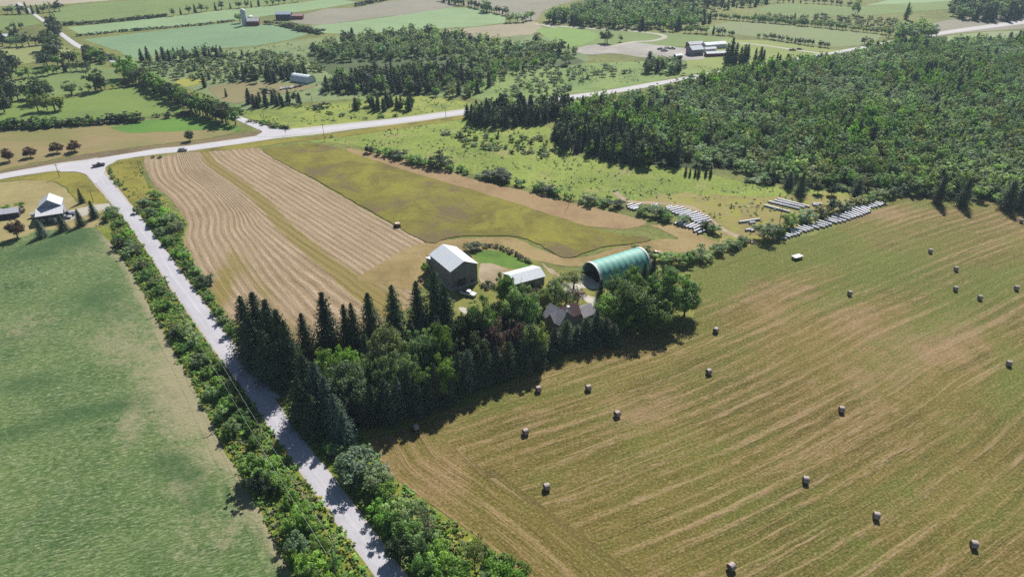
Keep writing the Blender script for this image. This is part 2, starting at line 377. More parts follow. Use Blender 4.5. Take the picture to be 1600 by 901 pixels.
sheet('uncut_hay_field', [(410, 237), (440, 229), (480, 224.5), (520, 230), (560, 243), (600, 256), (660, 275), (720, 292), (800, 316), (870, 339), (960, 366), (1015, 372), (1000, 380), (940, 387), (900, 401), (884, 403), (862, 395), (845, 384), (810, 371), (760, 369), (700, 372), (666, 378), (580, 331), (500, 285)],
      M_UNCUT, 0.26, n=3, thick=0.24, jit=0.28)

def meadow_extra(q, c, ns):
    p = q.pos(); c = q.mix(q.mapr(q.noise(p, 0.09, 4, 0.7), 0.52, 0.68, 0, 0.8), c, alb(108, 130, 66))
    c = q.mix(q.mapr(q.noise(p, 0.045, 5, 0.75, 0.6), 0.53, 0.66, 0, 0.8), c, alb(168, 158, 104)); f = q.noise(p, 0.8, 4, 0.8)
    c = q.mix(q.mapr(f, 0.5, 0.68, 0, 0.6), c, alb(186, 198, 118)); return q.mix(q.mapr(f, 0.47, 0.34, 0, 0.7), c, alb(78, 98, 46)), f
M_MEADOW = ground_mat('bright_meadow', [(112, 132, 54), (134, 152, 64), (150, 168, 74), (164, 172, 84)], 40, 9, 1.4, meadow_extra, 0.4, stretch=(0.2, .45))
sheet('meadow', [(432, 216), (520, 208), (620, 198), (722, 184), (760, 196), (860, 200), (880, 235), (960, 255), (1060, 262), (1160, 285), (1260, 296), (1380, 305), (1370, 322), (1290, 330), (1180, 310), (1100, 306), (990, 314), (930, 320), (860, 300), (780, 284), (700, 262), (640, 246), (560, 228), (480, 220)], M_MEADOW, 0.03, n=4, jit=0.5)
M_MEADOW_DRY = ground_mat('dry_meadow', [(132, 122, 84), (152, 140, 90), (160, 152, 88), (172, 158, 112)], 22, 5, 1.0, lambda q, c, ns: (q.mix(q.mapr(q.noise(q.pos(), 0.13, 4, 0.7), 0.52, 0.6, 0, 0.75), c, alb(158, 160, 66)), ns[2]), 0.3, stretch=(0.0, .5))
sheet('dry_meadow', [(978, 318), (1010, 310), (1080, 302), (1180, 308), (1260, 304), (1350, 306), (1330, 322), (1280, 336), (1200, 380), (1130, 384), (1120, 366), (1080, 336), (1020, 318)], M_MEADOW_DRY, 0.04, n=4, jit=0.5)
M_NORTH = ground_mat('north_meadow', [(116, 132, 64), (138, 154, 72), (160, 170, 80), (168, 164, 96)], 45, 9, 1.5, lambda q, c, ns: (q.mix(q.mapr(q.noise(q.pos(), 0.08, 4, 0.7), 0.5, 0.66, 0, 0.8), c, alb(108, 128, 74)), ns[2]), 0.4, stretch=(0.1, .45))
sheet('north_meadow', [(375, 178), (400, 170), (480, 166), (640, 150), (730, 160), (724, 172), (625, 183), (550, 192), (482, 200), (440, 202), (415, 195)], M_NORTH, 0.03, n=4, jit=0.5)
M_WET = ground_mat('wet_meadow', [(104, 128, 74), (122, 148, 82), (144, 164, 92), (128, 146, 96)], 40, 9, 1.8, None, 0.4, stretch=(0.1, .4))
sheet('wet_meadow', [(730, 150), (760, 128), (800, 108), (900, 100), (1010, 96), (1080, 92), (1140, 96), (1250, 86), (1240, 92), (1130, 108), (1050, 122), (950, 140), (870, 150), (800, 160)], M_WET, 0.03, n=4, jit=0.5)
M_SCRUB = ground_mat('scrub_ground', [(100, 120, 84), (124, 142, 96), (142, 158, 104), (138, 140, 106)], 40, 8, 1.6, None, 0.4)
sheet('scrub_ground', [(185, 92), (260, 84), (330, 78), (400, 74), (470, 62), (600, 52), (720, 46), (830, 54), (900, 76), (910, 100), (760, 125), (730, 150), (640, 150), (480, 160), (380, 172), (330, 150), (250, 122)], M_SCRUB, 0.02, n=4, jit=0.5)

M_FLOOR = ground_mat('forest_floor', [(48, 58, 34), (66, 78, 44), (84, 94, 54)], 20, 5, 1.2, None, 0.4)
sheet('forest_floor', [(890, 196), (905, 176), (940, 162), (990, 154), (1040, 144), (1140, 124), (1280, 98), (1440, 71), (1600, 70), (1900, 68), (2000, 318), (1800, 317), (1600, 314), (1480, 307), (1400, 300), (1340, 298), (1260, 290), (1182, 282), (1172, 270), (1120, 264), (1060, 262), (960, 250), (870, 226), (862, 208)], M_FLOOR, 0.035, n=4, jit=0.6)
M_SCRUBFLOOR = ground_mat('wood_floor_grass', [(74, 88, 56), (92, 108, 68), (112, 128, 80)], 20, 5, 1.2, None, 0.4)
sheet('wood_floor', [(480, 90), (560, 64), (640, 54), (740, 64), (850, 76), (912, 96), (880, 104), (740, 120), (720, 140), (640, 149), (500, 146), (520, 120)], M_SCRUBFLOOR, 0.03, n=4, jit=0.6)
# yard, lawns
M_YARD = ground_mat('yard_grass', [(98, 108, 54), (126, 132, 64), (150, 148, 78), (168, 146, 104)], 18, 4, 0.8, None, 0.2)
sheet('farmyard_grass', [(690, 392), (760, 384), (830, 404), (900, 424), (1060, 400), (1080, 430), (1080, 500), (960, 530), (800, 600), (600, 680), (480, 660), (400, 560), (480, 540), (600, 520), (690, 470)], M_YARD, 0.055, n=4, jit=0.3)
M_GREENLAWN = ground_mat('green_lawn', [(84, 116, 48), (104, 138, 56), (122, 150, 66)], 12, 3, 0.6, None, 0.15)
sheet('paddock_grass', [(742, 396), (765, 391), (795, 398), (828, 413), (812, 420), (780, 416), (750, 410)], M_GREENLAWN, 0.075, n=4, jit=0.3)
M_DIRT = ground_mat('bare_earth', [(150, 132, 106), (178, 160, 132), (196, 182, 156)], 12, 3, 0.6, None, 0.15)
sheet('barnyard_earth', [(748, 416), (765, 411), (790, 420), (795, 432), (770, 444), (752, 446)], M_DIRT, 0.075, n=4, jit=0.3)
sheet('bare_earth_patch', [(610, 430), (628, 402), (655, 390), (668, 398), (670, 420), (668, 445), (640, 452), (616, 446)], M_TRACK, 0.075, n=4, jit=0.3)
M_GRAVELYARD = ground_mat('white_gravel', [(176, 170, 156), (204, 198, 186), (222, 218, 208)], 10, 3, 0.4, None, 0.06)
sheet('gravel_yard', [(906, 430), (904, 446), (918, 451), (945, 450), (985, 440), (1020, 424), (1012, 418), (960, 432)], M_GRAVELYARD, 0.085, n=4, jit=0.12)
M_DARKFLOOR = ground_mat('shaded_earth', [(58, 54, 50), (74, 68, 62), (86, 80, 74)], 6, 2, 0.5, None, 0.05)  # earth floor with the shade inside the hoop barn put into its colour
sheet('barn_floor_shade', [P(*p) for p in [(912, 427), (940.5, 446), (1018, 422), (990, 403)]], M_DARKFLOOR, 0.10, world=True)  # dark sheet over the pale yard, painted shade under the hoop cover
sheet('gravel_drive', [(908, 446), (912, 458), (930, 466), (946, 474), (938, 490), (920, 498), (926, 480), (914, 470), (890, 462), (880, 448), (864, 446), (864, 440), (900, 443)], M_GRAVELYARD, 0.095, n=4, jit=0.3)
sheet('gravel_apron', [(848, 412), (862, 420), (876, 430), (868, 432), (852, 420)], M_DIRT, 0.085, n=4, jit=0.35)
sheet('gravel_path', [(716, 482), (726, 480), (736, 486), (730, 492)], M_GRAVELYARD, 0.085, n=4, jit=0.1)
M_DRYLAWN = ground_mat('dry_lawn', [(150, 136, 92), (168, 156, 108), (184, 170, 122)], 25, 4, 0.9, None, 0.12, stretch=(0.1, .5))
sheet('dry_lawn', [(-120, 308), (-60, 296), (0, 286), (40, 282), (80, 284), (100, 294), (112, 306), (125, 318), (168, 318), (172, 326), (160, 352), (110, 357), (60, 361), (0, 378), (-200, 400)], M_DRYLAWN, 0.05, n=4, jit=0.3)
M_VERGE = ground_mat('verge_grass', [(104, 98, 50), (134, 128, 56), (156, 150, 64), (146, 128, 88)], 20, 4, 0.8, None, 0.3)
sheet('verge', [(-80, 290), (0, 281), (60, 270), (100, 266), (128, 271), (150, 293), (168, 316), (140, 318), (118, 310), (104, 292), (80, 283), (40, 281), (0, 285), (-90, 300)], M_VERGE, 0.04, n=4, jit=0.3)
M_DRIVE = ground_mat('pale_gravel', [(176, 168, 152), (196, 190, 176), (210, 205, 196)], 15, 3, 0.5, None, 0.06)
sheet('house_drive', [(96, 334), (124, 326), (168, 318), (172, 327), (150, 331), (130, 338), (100, 346)], M_DRIVE, 0.09, n=4, jit=0.1)
M_DITCH = ground_mat('roadside_verge', [(104, 88, 70), (124, 108, 84), (140, 124, 92), (136, 132, 78)], 25, 4, 1.0, None, 0.3)
sheet('road_verge_north', [(-80, 284), (0, 268), (60, 256), (120, 244), (200, 233), (250, 226), (300, 221), (410, 205), (412, 211), (330, 223), (260, 233), (200, 243), (100, 258), (0, 276), (-80, 290)], M_DITCH, 0.088, n=4, jit=0.3)
sheet('road_verge_south', [(176, 250), (230, 246), (300, 237), (400, 222), (500, 211), (600, 197), (725, 180), (726, 186), (620, 202), (520, 216), (440, 224), (400, 231), (300, 238), (240, 243), (222, 254), (228, 285), (262, 318), (238, 334), (205, 318), (180, 285), (162, 262)], M_VERGE, 0.088, n=4, jit=0.3)
M_GREENV = ground_mat('green_verge', [(92, 104, 42), (120, 132, 52), (146, 154, 64), (132, 116, 60)], 14, 3, 0.7, None, 0.35)
sheet('green_verge', [(150, 357), (178, 352), (172, 318), (190, 336), (218, 372), (262, 440), (306, 505), (352, 568), (402, 636), (450, 705), (510, 790), (552, 850), (600, 925), (700, 1090), (540, 1090), (470, 930), (446, 880), (395, 780), (345, 690), (300, 600), (250, 510), (205, 424), (172, 382)], M_GREENV, 0.045, n=3, jit=0.25)
sheet('hedge_verge', [(206, 318), (240, 330), (275, 330), (292, 350), (287, 378), (302, 408), (330, 455), (356, 495), (420, 540), (470, 640), (560, 672), (584, 694), (612, 744), (700, 808), (790, 874), (920, 1010), (760, 1030), (640, 898), (590, 831), (520, 741), (466, 671), (440, 630), (380, 556), (350, 512), (296, 440), (250, 378), (212, 330)], M_GREENV, 0.04, n=3, jit=0.25)

# fields far off
def far_field(name, pts, cols, z=0.03, st=(0.1, .35), big=70):
    m = ground_mat(name+'_grass', cols, big, 14, 2.5, None, 0.15, wt=(.45, .3, .2), stretch=st)
    return sheet(name, pts, m, z, n=3, jit=0.5, smooth=('yard' in name or 'patch' in name))
G1 = [(134, 160, 112), (146, 172, 124), (158, 184, 132)]
G2 = [(118, 148, 112), (130, 160, 120), (142, 170, 126)]
G3 = [(112, 132, 78), (126, 146, 84), (140, 158, 94)]
MV = [(138, 134, 118), (152, 148, 130), (164, 158, 140)]
BG = [(168, 160, 136), (184, 176, 154), (196, 188, 168)]
far_field('beige_field', [(-200, 14), (40, 9), (110, 6), (230, -4), (700, -40), (700, -60), (-400, -60), (-400, 20)], BG, 0.021)
far_field('olive_field', [(76, 24), (90, 14), (110, 9), (235, -1), (480, -14), (480, 0), (400, 10), (330, 16), (200, 32), (98, 40)], G3, 0.053)
far_field('pale_green_field', [(105, 43), (200, 34), (330, 18), (400, 12), (480, 3), (520, -2), (560, 4), (515, 12), (455, 20), (372, 31), (250, 45), (125, 55)], G1, 0.044)
far_field('blue_green_field', [(130, 62), (250, 48), (372, 34), (430, 40), (470, 48), (482, 53), (455, 62), (400, 72), (330, 77), (250, 84), (205, 92), (184, 80)], G2, 0.035)
far_field('mauve_field', [(455, 36), (470, 24), (510, 14), (560, 12), (610, 2), (680, -4), (716, 8), (700, 13), (640, 22), (560, 32), (500, 40)], MV, 0.057)
far_field('light_green_field', [(480, 42), (560, 33), (640, 22), (700, 12), (745, 13), (790, 27), (788, 36), (740, 42), (705, 44), (660, 46), (560, 54), (500, 52)], G1, 0.048)
far_field('beige_stubble', [(700, 46), (740, 43), (790, 38), (830, 31), (840, 36), (850, 46), (830, 54), (760, 60), (710, 58)], [(150, 146, 116), (170, 160, 134), (180, 166, 140)], 0.049)
far_field('mauve_rough', [(720, 6), (760, -6), (850, -12), (900, 0), (850, 16), (838, 32), (828, 34), (790, 26), (756, 14)], MV, 0.055)
far_field('green_track_field', [(826, 40), (846, 38), (900, 42), (960, 48), (1060, 53), (1150, 60), (1150, 68), (1050, 74), (990, 75), (930, 72), (890, 76), (850, 56)], G3, 0.047)
far_field('bright_patch', [(838, 46), (880, 44), (925, 50), (932, 60), (905, 72), (880, 72), (856, 60)], [(128, 158, 84), (140, 170, 92)], 0.063)
far_field('mauve_green_field', [(1082, 48), (1110, 42), (1140, 34), (1180, 34), (1260, 41), (1380, 54), (1372, 62), (1340, 72), (1300, 74), (1200, 60), (1130, 52)], [(142, 140, 112), (136, 150, 100), (134, 156, 96)], 0.044)
far_field('grass_by_far_farm', [(1128, 62), (1200, 64), (1300, 78), (1350, 84), (1260, 98), (1130, 106), (1075, 108), (1070, 92), (1090, 88)], [(134, 146, 84), (146, 160, 88), (160, 170, 96)], 0.051)
far_field('top_pale_field', [(1180, 14), (1230, 5), (1335, 11), (1500, 2), (1490, 14), (1360, 24), (1240, 27), (1190, 20)], G3, 0.047)
far_field('top_right_field', [(1350, 9), (1400, -2), (1520, -10), (1510, 0), (1440, 5)], G1, 0.048)
far_field('road_field', [(1455, 66), (1480, 57), (1540, 50), (1600, 49), (1900, 40), (1900, 60), (1600, 63)], [(136, 158, 106), (150, 168, 116), (150, 150, 120)], 0.050)
far_field('road_field_bare', [(1440, 40), (1500, 28), (1600, 20), (1900, 6), (1900, 36), (1600, 45), (1500, 52), (1450, 60)], MV, 0.046)
far_field('farm_yard_gravel', [(890, 78), (930, 70), (965, 72), (990, 67), (1030, 71), (1070, 76), (1100, 82), (1098, 92), (1060, 94), (1036, 88), (1010, 91), (960, 84), (925, 86), (900, 82)], [(136, 138, 110), (172, 166, 158), (206, 202, 196)], 0.082)
far_field('left_field_top', [(-100, 34), (0, 26), (50, 22), (64, 38), (0, 47), (-100, 55)], G3, 0.053)
far_field('left_field_middle', [(-100, 84), (0, 74), (75, 68), (120, 80), (110, 92), (40, 100), (-100, 106)], [(140, 148, 92), (156, 162, 104), (166, 172, 114)], 0.055)
far_field('left_field_narrow', [(-100, 116), (0, 108), (75, 104), (170, 99), (150, 113), (100, 116), (0, 124), (-100, 130)], G3, 0.056)
far_field('left_field_trees', [(-100, 142), (0, 128), (100, 114), (180, 106), (192, 128), (120, 146), (40, 158), (-100, 162)], G3, 0.062)
far_field('left_field_green', [(-100, 168), (0, 160), (120, 150), (190, 137), (240, 135), (262, 152), (292, 178), (200, 186), (60, 196), (-100, 200)], [(112, 132, 74), (124, 148, 74), (142, 154, 84)], 0.069)
far_field('left_field_brown', [(-100, 212), (0, 200), (120, 194), (200, 188), (300, 181), (345, 192), (370, 206), (330, 216), (200, 232), (100, 246), (0, 266), (-100, 280)], [(124, 128, 74), (142, 138, 86), (162, 144, 104), (156, 150, 92)], 0.065)
far_field('left_field_strip', [(170, 200), (230, 188), (300, 181), (345, 193), (378, 200), (372, 205), (330, 203), (270, 206), (200, 208)], [(88, 126, 62), (104, 146, 62), (120, 160, 66)], 0.076)
far_field('olive_strip', [(270, 128), (300, 120), (322, 122), (318, 130), (290, 136)], [(160, 160, 74), (176, 172, 84)], 0.083)
far_field('brown_clearing', [(322, 136), (380, 128), (440, 130), (480, 135), (520, 130), (470, 142), (420, 150), (370, 162), (345, 158)], [(130, 122, 92), (146, 138, 96), (156, 146, 108)], 0.084)

# ---- roads: real gravel beds slightly above the verge
def ribbon(name, left, right, mat, z, n=8, thick=0.0, rag=0.12, crown=0.06):
    """surface between two border lines given in photograph points"""
    A = catmull([P(*p) for p in left], n); B = catmull([P(*p) for p in right], n)
    def resample(c, k):
        c = np.array(c); s = np.r_[0, np.cumsum(np.hypot(*(np.diff(c, axis=0).T)))]
        t = np.linspace(0, s[-1], k); return np.c_[np.interp(t, s, c[:, 0]), np.interp(t, s, c[:, 1])], s[-1]
    _, L = resample(A, 2); k = max(12, int(L/1.6)); A, _ = resample(A, k); B, _ = resample(B, k)
    r = np.random.RandomState(4); sm = lambda a: np.convolve(a, np.ones(3)/3, 'same')
    da = sm(r.randn(k))*rag; db = sm(r.randn(k))*rag
    W = np.hypot(*(B-A).T)[:, None]; u = (B-A)/W
    A = A-u*da[:, None]; B = B+u*db[:, None]; W = np.hypot(*(B-A).T)
    cols = 9; V = []; acr = []; alo = []
    for j in range(cols):
        t = j/(cols-1); p = A*(1-t)+B*t
        V.append(np.c_[p, np.full(k, z+crown*(1-(2*t-1)**2))]); acr.append((t-0.5)*W); alo.append(np.linspace(0, L, k))
    V = np.vstack(V); F = []
    for j in range(cols-1):
        for i in range(k-1):
            a = j*k+i; F.append((a, a+k, a+k+1, a+1))
    F = np.array(F); q = V[F[0]]; 
    if np.cross(q[1]-q[0], q[2]-q[0])[2] < 0: F = F[:, ::-1]
    me = mesh_np(name, V, F, [mat], smooth=True, attrs={'across': ('POINT', np.concatenate(acr)), 'along': ('POINT', np.concatenate(alo))})
    o = link(name, me); o['kind'] = 'structure'; return o
def road_mat(name, base, dark, light, half, tracks=True, marks=False):
    q = NT(name); p = q.pos(); x = q.attr('across'); al = q.attr('along')
    n1 = q.noise(p, 0.12, 4, 0.6); n2 = q.noise(p, 2.2, 4, 0.75); n3 = q.noise(q.comb(x, q.math('MULTIPLY', al, 0.04)), 1.1, 4, 0.65)
    c = q.ramp(q.math('ADD', q.math('MULTIPLY', n1, 0.4), q.math('MULTIPLY', n2, 0.6)), [(0.3, alb(*dark)), (0.5, alb(*base)), (0.7, alb(*light))])
    if tracks:
        c = q.mix(q.mapr(n3, 0.48, 0.66, 0, 0.55), c, alb(*light))
        mid = q.mapr(q.math('ABSOLUTE', x), 0.0, 0.45, 0.45, 0.0)
        c = q.mix(q.math('MULTIPLY', mid, q.mapr(n3, 0.4, 0.6)), c, alb(236, 232, 230))
        ed = q.mapr(q.math('ADD', q.math('ABSOLUTE', x), q.math('MULTIPLY', q.math('SUBTRACT', n2, 0.5), 1.2)), half-0.7, half+0.15, 0, 0.75)
        c = q.mix(ed, c, alb(190, 176, 150))
    if marks:
        dash = q.math('LESS_THAN', q.math('ABSOLUTE', x), 0.09)
        c = q.mix(q.math('MULTIPLY', dash, 0.6), c, alb(214, 206, 160))
        ed = q.mapr(q.math('ABSOLUTE', x), half-1.1, half-0.2, 0, 0.6)
        c = q.mix(ed, c, alb(196, 188, 172))
    q.t.links.new(c, q.b.inputs['Base Color']); q.bump(n2, 0.03); return q.m
M_GRAVEL = road_mat('gravel_road', (200, 198, 206), (178, 175, 182), (214, 212, 220), 3.1)
M_PAVED = road_mat('worn_asphalt', (212, 211, 217), (198, 197, 203), (222, 220, 226), 4.0, tracks=False, marks=True)
ribbon('gravel_road', [(112, 256), (130, 270), (150, 292), (170, 315), (190, 340), (217, 375), (237, 405), (260, 442), (305, 507), (350, 570), (400, 637), (413, 660), (488, 767), (542, 842), (585, 901), (680, 1040)],
       [(152, 246), (160, 260), (180, 287), (204, 318), (218, 336), (250, 379), (274, 410), (297, 441), (350, 513), (380, 555), (424, 614), (464, 673), (520, 743), (587, 831), (636, 898), (740, 1036)], M_GRAVEL, 0.10)
ribbon('paved_road', [(-300, 318), (-120, 297), (0, 272), (60, 261), (100, 254), (150, 248), (200, 240), (250, 232), (300, 227), (410, 211), (436, 204), (482, 199), (550, 192), (625, 184), (722, 171), (800, 161), (872, 151), (950, 141), (1012, 130), (1050, 124), (1100, 115), (1130, 110), (1200, 97), (1280, 85), (1370, 68), (1440, 55), (1500, 45), (1600, 32), (1800, 8)],
       [(-300, 330), (-120, 308), (0, 281), (60, 271), (100, 266), (150, 257), (200, 248), (250, 241), (300, 236), (405, 221), (440, 216), (500, 210), (550, 203), (625, 194), (725, 180), (800, 169), (872, 159), (950, 148), (1012, 137), (1050, 130), (1100, 121), (1130, 115), (1200, 102), (1280, 89), (1370, 73), (1440, 60), (1500, 51), (1600, 38), (1800, 13)], M_PAVED, 0.14)
ribbon('side_road', [(450, 207), (437, 203), (414, 196), (372, 181), (345, 170), (322, 159), (308, 154), (270, 137), (240, 122), (192, 101), (162, 86), (125, 70), (100, 53), (84, 42), (62, 26), (48, 16), (30, 4)],
       [(430, 213), (412, 207), (395, 199), (368, 187), (342, 176), (316, 163), (300, 157), (264, 141), (234, 126), (188, 105), (157, 89), (119, 74), (94, 56), (79, 44), (57, 28), (44, 18), (26, 6)], M_PAVED, 0.12)
sheet('road_junction', [(92, 268), (112, 255), (150, 249), (186, 243), (182, 252), (166, 261), (164, 268), (150, 288), (136, 274), (118, 269)], M_GRAVEL, 0.19, n=4, jit=0.08)
sheet('driveway_mouth', [(408, 604), (420, 600), (440, 598), (462, 600), (474, 596), (476, 602), (456, 612), (436, 622), (424, 618)], M_GRAVEL, 0.13, n=4, jit=0.1)
sheet('side_road_junction', [(402, 214), (410, 207), (404, 200), (425, 198), (446, 202), (470, 202), (455, 212)], M_GRAVEL, 0.21, n=4, jit=0.08)
def track(name, pts, wdt, mat, z):
    c = np.array(catmull([P(*p) for p in pts], 6)); t = np.gradient(c, axis=0); t /= np.hypot(*t.T)[:, None]; nn = np.c_[-t[:, 1], t[:, 0]]
    V = np.vstack([np.c_[c+nn*wdt/2, np.full(len(c), z)], np.c_[c-nn*wdt/2, np.full(len(c), z)]]); k = len(c)
    F = [(i+k, i+k+1, i+1, i) for i in range(k-1)]
    o = link(name, mesh_np(name, V, F, [mat])); o['kind'] = 'structure'; return o
track('farm_track', [(836, 37), (855, 41), (890, 48), (898, 53), (880, 60)], 3.2, M_DRIVE, 0.08)
track('gravel_track', [(836, 38), (870, 41), (940, 46), (990, 49), (1030, 54), (1038, 59), (1020, 64), (990, 66), (960, 72)], 5.0, M_DRIVE, 0.085)
track('lane', [(1130, 70), (1160, 68), (1200, 72), (1240, 78), (1290, 85)], 4.5, M_DRIVE, 0.085)
track('dirt_track', [(960, 300), (985, 315), (1040, 318), (1085, 326), (1110, 345), (1135, 362), (1180, 380)], 3.0, M_DIRT, 0.08)
track('yard_lane', [(430, 141), (470, 138), (500, 134)], 5, M_DRIVE, 0.085)
# ------------------------------------------------------------------ plants: unit-size crowns (height 1, width 1) built of leaf-sized faces
def leaf_mat(name, trans=0.3, warm=0.35):
    q = NT(name); oi = q.n('ShaderNodeObjectInfo'); t = q.attr('tint'); r = oi.outputs['Random']
    ia = q.n('ShaderNodeAttribute', attribute_name='hue', attribute_type='INSTANCER').outputs['Fac']
    ic = q.n('ShaderNodeAttribute', attribute_name='leafcol', attribute_type='INSTANCER'); has = q.n('ShaderNodeAttribute', attribute_name='instd', attribute_type='INSTANCER').outputs['Fac']
    c = q.mix(has, oi.outputs['Color'], ic.outputs['Color'])
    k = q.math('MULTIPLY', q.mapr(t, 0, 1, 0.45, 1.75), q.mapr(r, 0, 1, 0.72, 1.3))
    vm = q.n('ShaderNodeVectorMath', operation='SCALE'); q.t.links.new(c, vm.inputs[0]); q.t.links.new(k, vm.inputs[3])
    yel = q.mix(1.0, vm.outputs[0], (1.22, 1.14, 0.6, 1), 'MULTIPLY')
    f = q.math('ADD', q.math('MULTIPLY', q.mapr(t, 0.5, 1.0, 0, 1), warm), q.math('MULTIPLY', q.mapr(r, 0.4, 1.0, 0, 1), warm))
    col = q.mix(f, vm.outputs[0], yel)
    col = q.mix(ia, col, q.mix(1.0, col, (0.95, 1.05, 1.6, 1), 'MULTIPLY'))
    q.t.links.new(col, q.b.inputs['Base Color']); q.b.inputs['Roughness'].default_value = 0.55; q.b.inputs['Specular IOR Level'].default_value = 0.35
    tr = q.n('ShaderNodeBsdfTranslucent'); q.t.links.new(q.mix(1.0, col, (1.3, 1.35, 0.55, 1), 'MULTIPLY'), tr.inputs[0])
    ms = q.n('ShaderNodeMixShader'); ms.inputs[0].default_value = trans
    q.t.links.new(q.b.outputs[0], ms.inputs[1]); q.t.links.new(tr.outputs[0], ms.inputs[2]); q.t.links.new(ms.outputs[0], q.out.inputs[0])
    return q.m
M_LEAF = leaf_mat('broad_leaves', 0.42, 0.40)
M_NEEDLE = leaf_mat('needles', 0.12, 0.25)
M_BARK = simple_mat('bark', (0.10, 0.085, 0.07, 1), 0.95, 0.25, 3, lin=True, bump=0.05)
M_DEADWOOD = simple_mat('dead_twigs', (0.30, 0.27, 0.25, 1), 0.95, 0.2, 3, lin=True)

def tube(pts, radii, n=5):
    V = []; F = []
    for i, p in enumerate(pts):
        p = np.array(p, float)
        d = np.array(pts[min(i+1, len(pts)-1)], float)-np.array(pts[max(i-1, 0)], float); d /= np.linalg.norm(d)+1e-9
        a = np.cross(d, (0.3, 0.9, 0.1)); a /= np.linalg.norm(a)+1e-9; b = np.cross(d, a)
        for j in range(n):
            t = 2*math.pi*j/n; V.append(p+radii[i]*(a*math.cos(t)+b*math.sin(t)))
    for i in range(len(pts)-1):
        for j in range(n):
            F.append((i*n+j, i*n+(j+1) % n, (i+1)*n+(j+1) % n, (i+1)*n+j))
    return V, F
def join(parts):
    V = []; F = []; o = 0
    for v, f in parts:
        V += list(v); F += [tuple(i+o for i in q) for q in f]; o += len(v)
    return V, F
def quads(C, N, S, R, asp=1.0):
    n = len(C); N = N/(np.linalg.norm(N, axis=1)[:, None]+1e-9)
    a = np.cross(N, R.randn(n, 3)); a /= np.linalg.norm(a, axis=1)[:, None]+1e-9; b = np.cross(N, a)
    a = a*S[:, None]*0.5; b = b*S[:, None]*0.5*asp
    V = np.stack([C-a, C-b*0.8, C+a, C+b*0.8], axis=1).reshape(-1, 3)
    return V, np.arange(4*n).reshape(n, 4)
def crown_broad(name, seed, leaves, size, clumps=26, shape='round', spread=1.0, open_=0.0, mats=None, trunk=False):
    R = np.random.RandomState(seed)
    cs = []; tries = 0
    while len(cs) < clumps and tries < 4000:
        tries += 1
        d = R.randn(3); d /= np.linalg.norm(d)
        if d[2] < -0.8: continue
        rr = R.uniform(0.45, 0.80) if len(cs) > clumps*0.2 else R.uniform(0, 0.4)
        c = np.array([d[0]*0.56*rr, d[1]*0.56*rr, 0])
        if shape == 'round': c[2] = 0.50+d[2]*0.50*rr
        elif shape == 'oval': c[2] = 0.50+d[2]*0.50*rr; c[:2] *= 0.95
        elif shape == 'shrub': c[2] = 0.42+d[2]*0.55*rr; c[:2] *= 1.05
        elif shape == 'tall': c[2] = 0.50+d[2]*0.50*rr; c[:2] *= (1.15-0.6*max(0, d[2]))
        rc = R.uniform(0.12, 0.22)*(1.0-0.35*max(0, d[2]))
        cs.append((c, rc, R.rand()))
    # a few shoots that break the outline
    for _ in range(clumps//4):
        a = R.uniform(0, 2*math.pi); u = R.uniform(0.1, 0.9); cs.append((np.array([math.cos(a)*0.46*math.sqrt(1-u*u)+0, math.sin(a)*0.46*math.sqrt(1-u*u), (0.55 if shape != 'shrub' else 0.45)+u*0.40]), R.uniform(0.05, 0.09), R.rand()))
    tot = sum(r*r for _, r, _ in cs); VV = []; FF = []; TT = []; o = 0
    for c, r, tn in cs:
        n = max(6, int(leaves*r*r/tot))
        d = R.randn(n, 3); d /= np.linalg.norm(d, axis=1)[:, None]
        d[:, 2] = np.where(d[:, 2] < -0.3, -d[:, 2]*0.6, d[:, 2])
        rad = r*(1-np.abs(R.randn(n))*0.22-0.05*R.rand(n)); rad = rad*(1+0.25*np.sin(d[:, 0]*7+tn*9)*np.cos(d[:, 1]*6+tn*5))
        C = c+d*rad[:, None]*np.array([1, 1, 0.9])
        C[:, 2] = np.clip(C[:, 2], 0.01, 1.02)
        if open_: keep = R.rand(n) > open_; C = C[keep]; d = d[keep]; n = len(C)
        N = d+R.randn(n, 3)*0.5+np.array([0, 0, 0.65])
        S = size*R.uniform(0.6, 1.35, n)
        v, f = quads(C, N, S, R, 0.9)
        VV.append(v); FF.append(f+o); o += len(v)
        TT.append(np.clip(0.5+(tn-0.5)*0.7+R.randn(n)*0.16, 0, 1))
    V = np.vstack(VV); F = np.vstack(FF); T = np.concatenate(TT); mi = np.zeros(len(F), int)
    if trunk:
        tv, tf = trunk_geo(seed, 'broad', low=True); V = np.vstack([V, np.array(tv)]); F = np.vstack([F, np.array(tf)+o]); mi = np.r_[mi, np.ones(len(tf), int)]; T = np.r_[T, np.full(len(tf), .5)]
    return mesh_np(name, V, F, [M_LEAF, M_BARK], mi, attrs={'tint': ('FACE', T)})
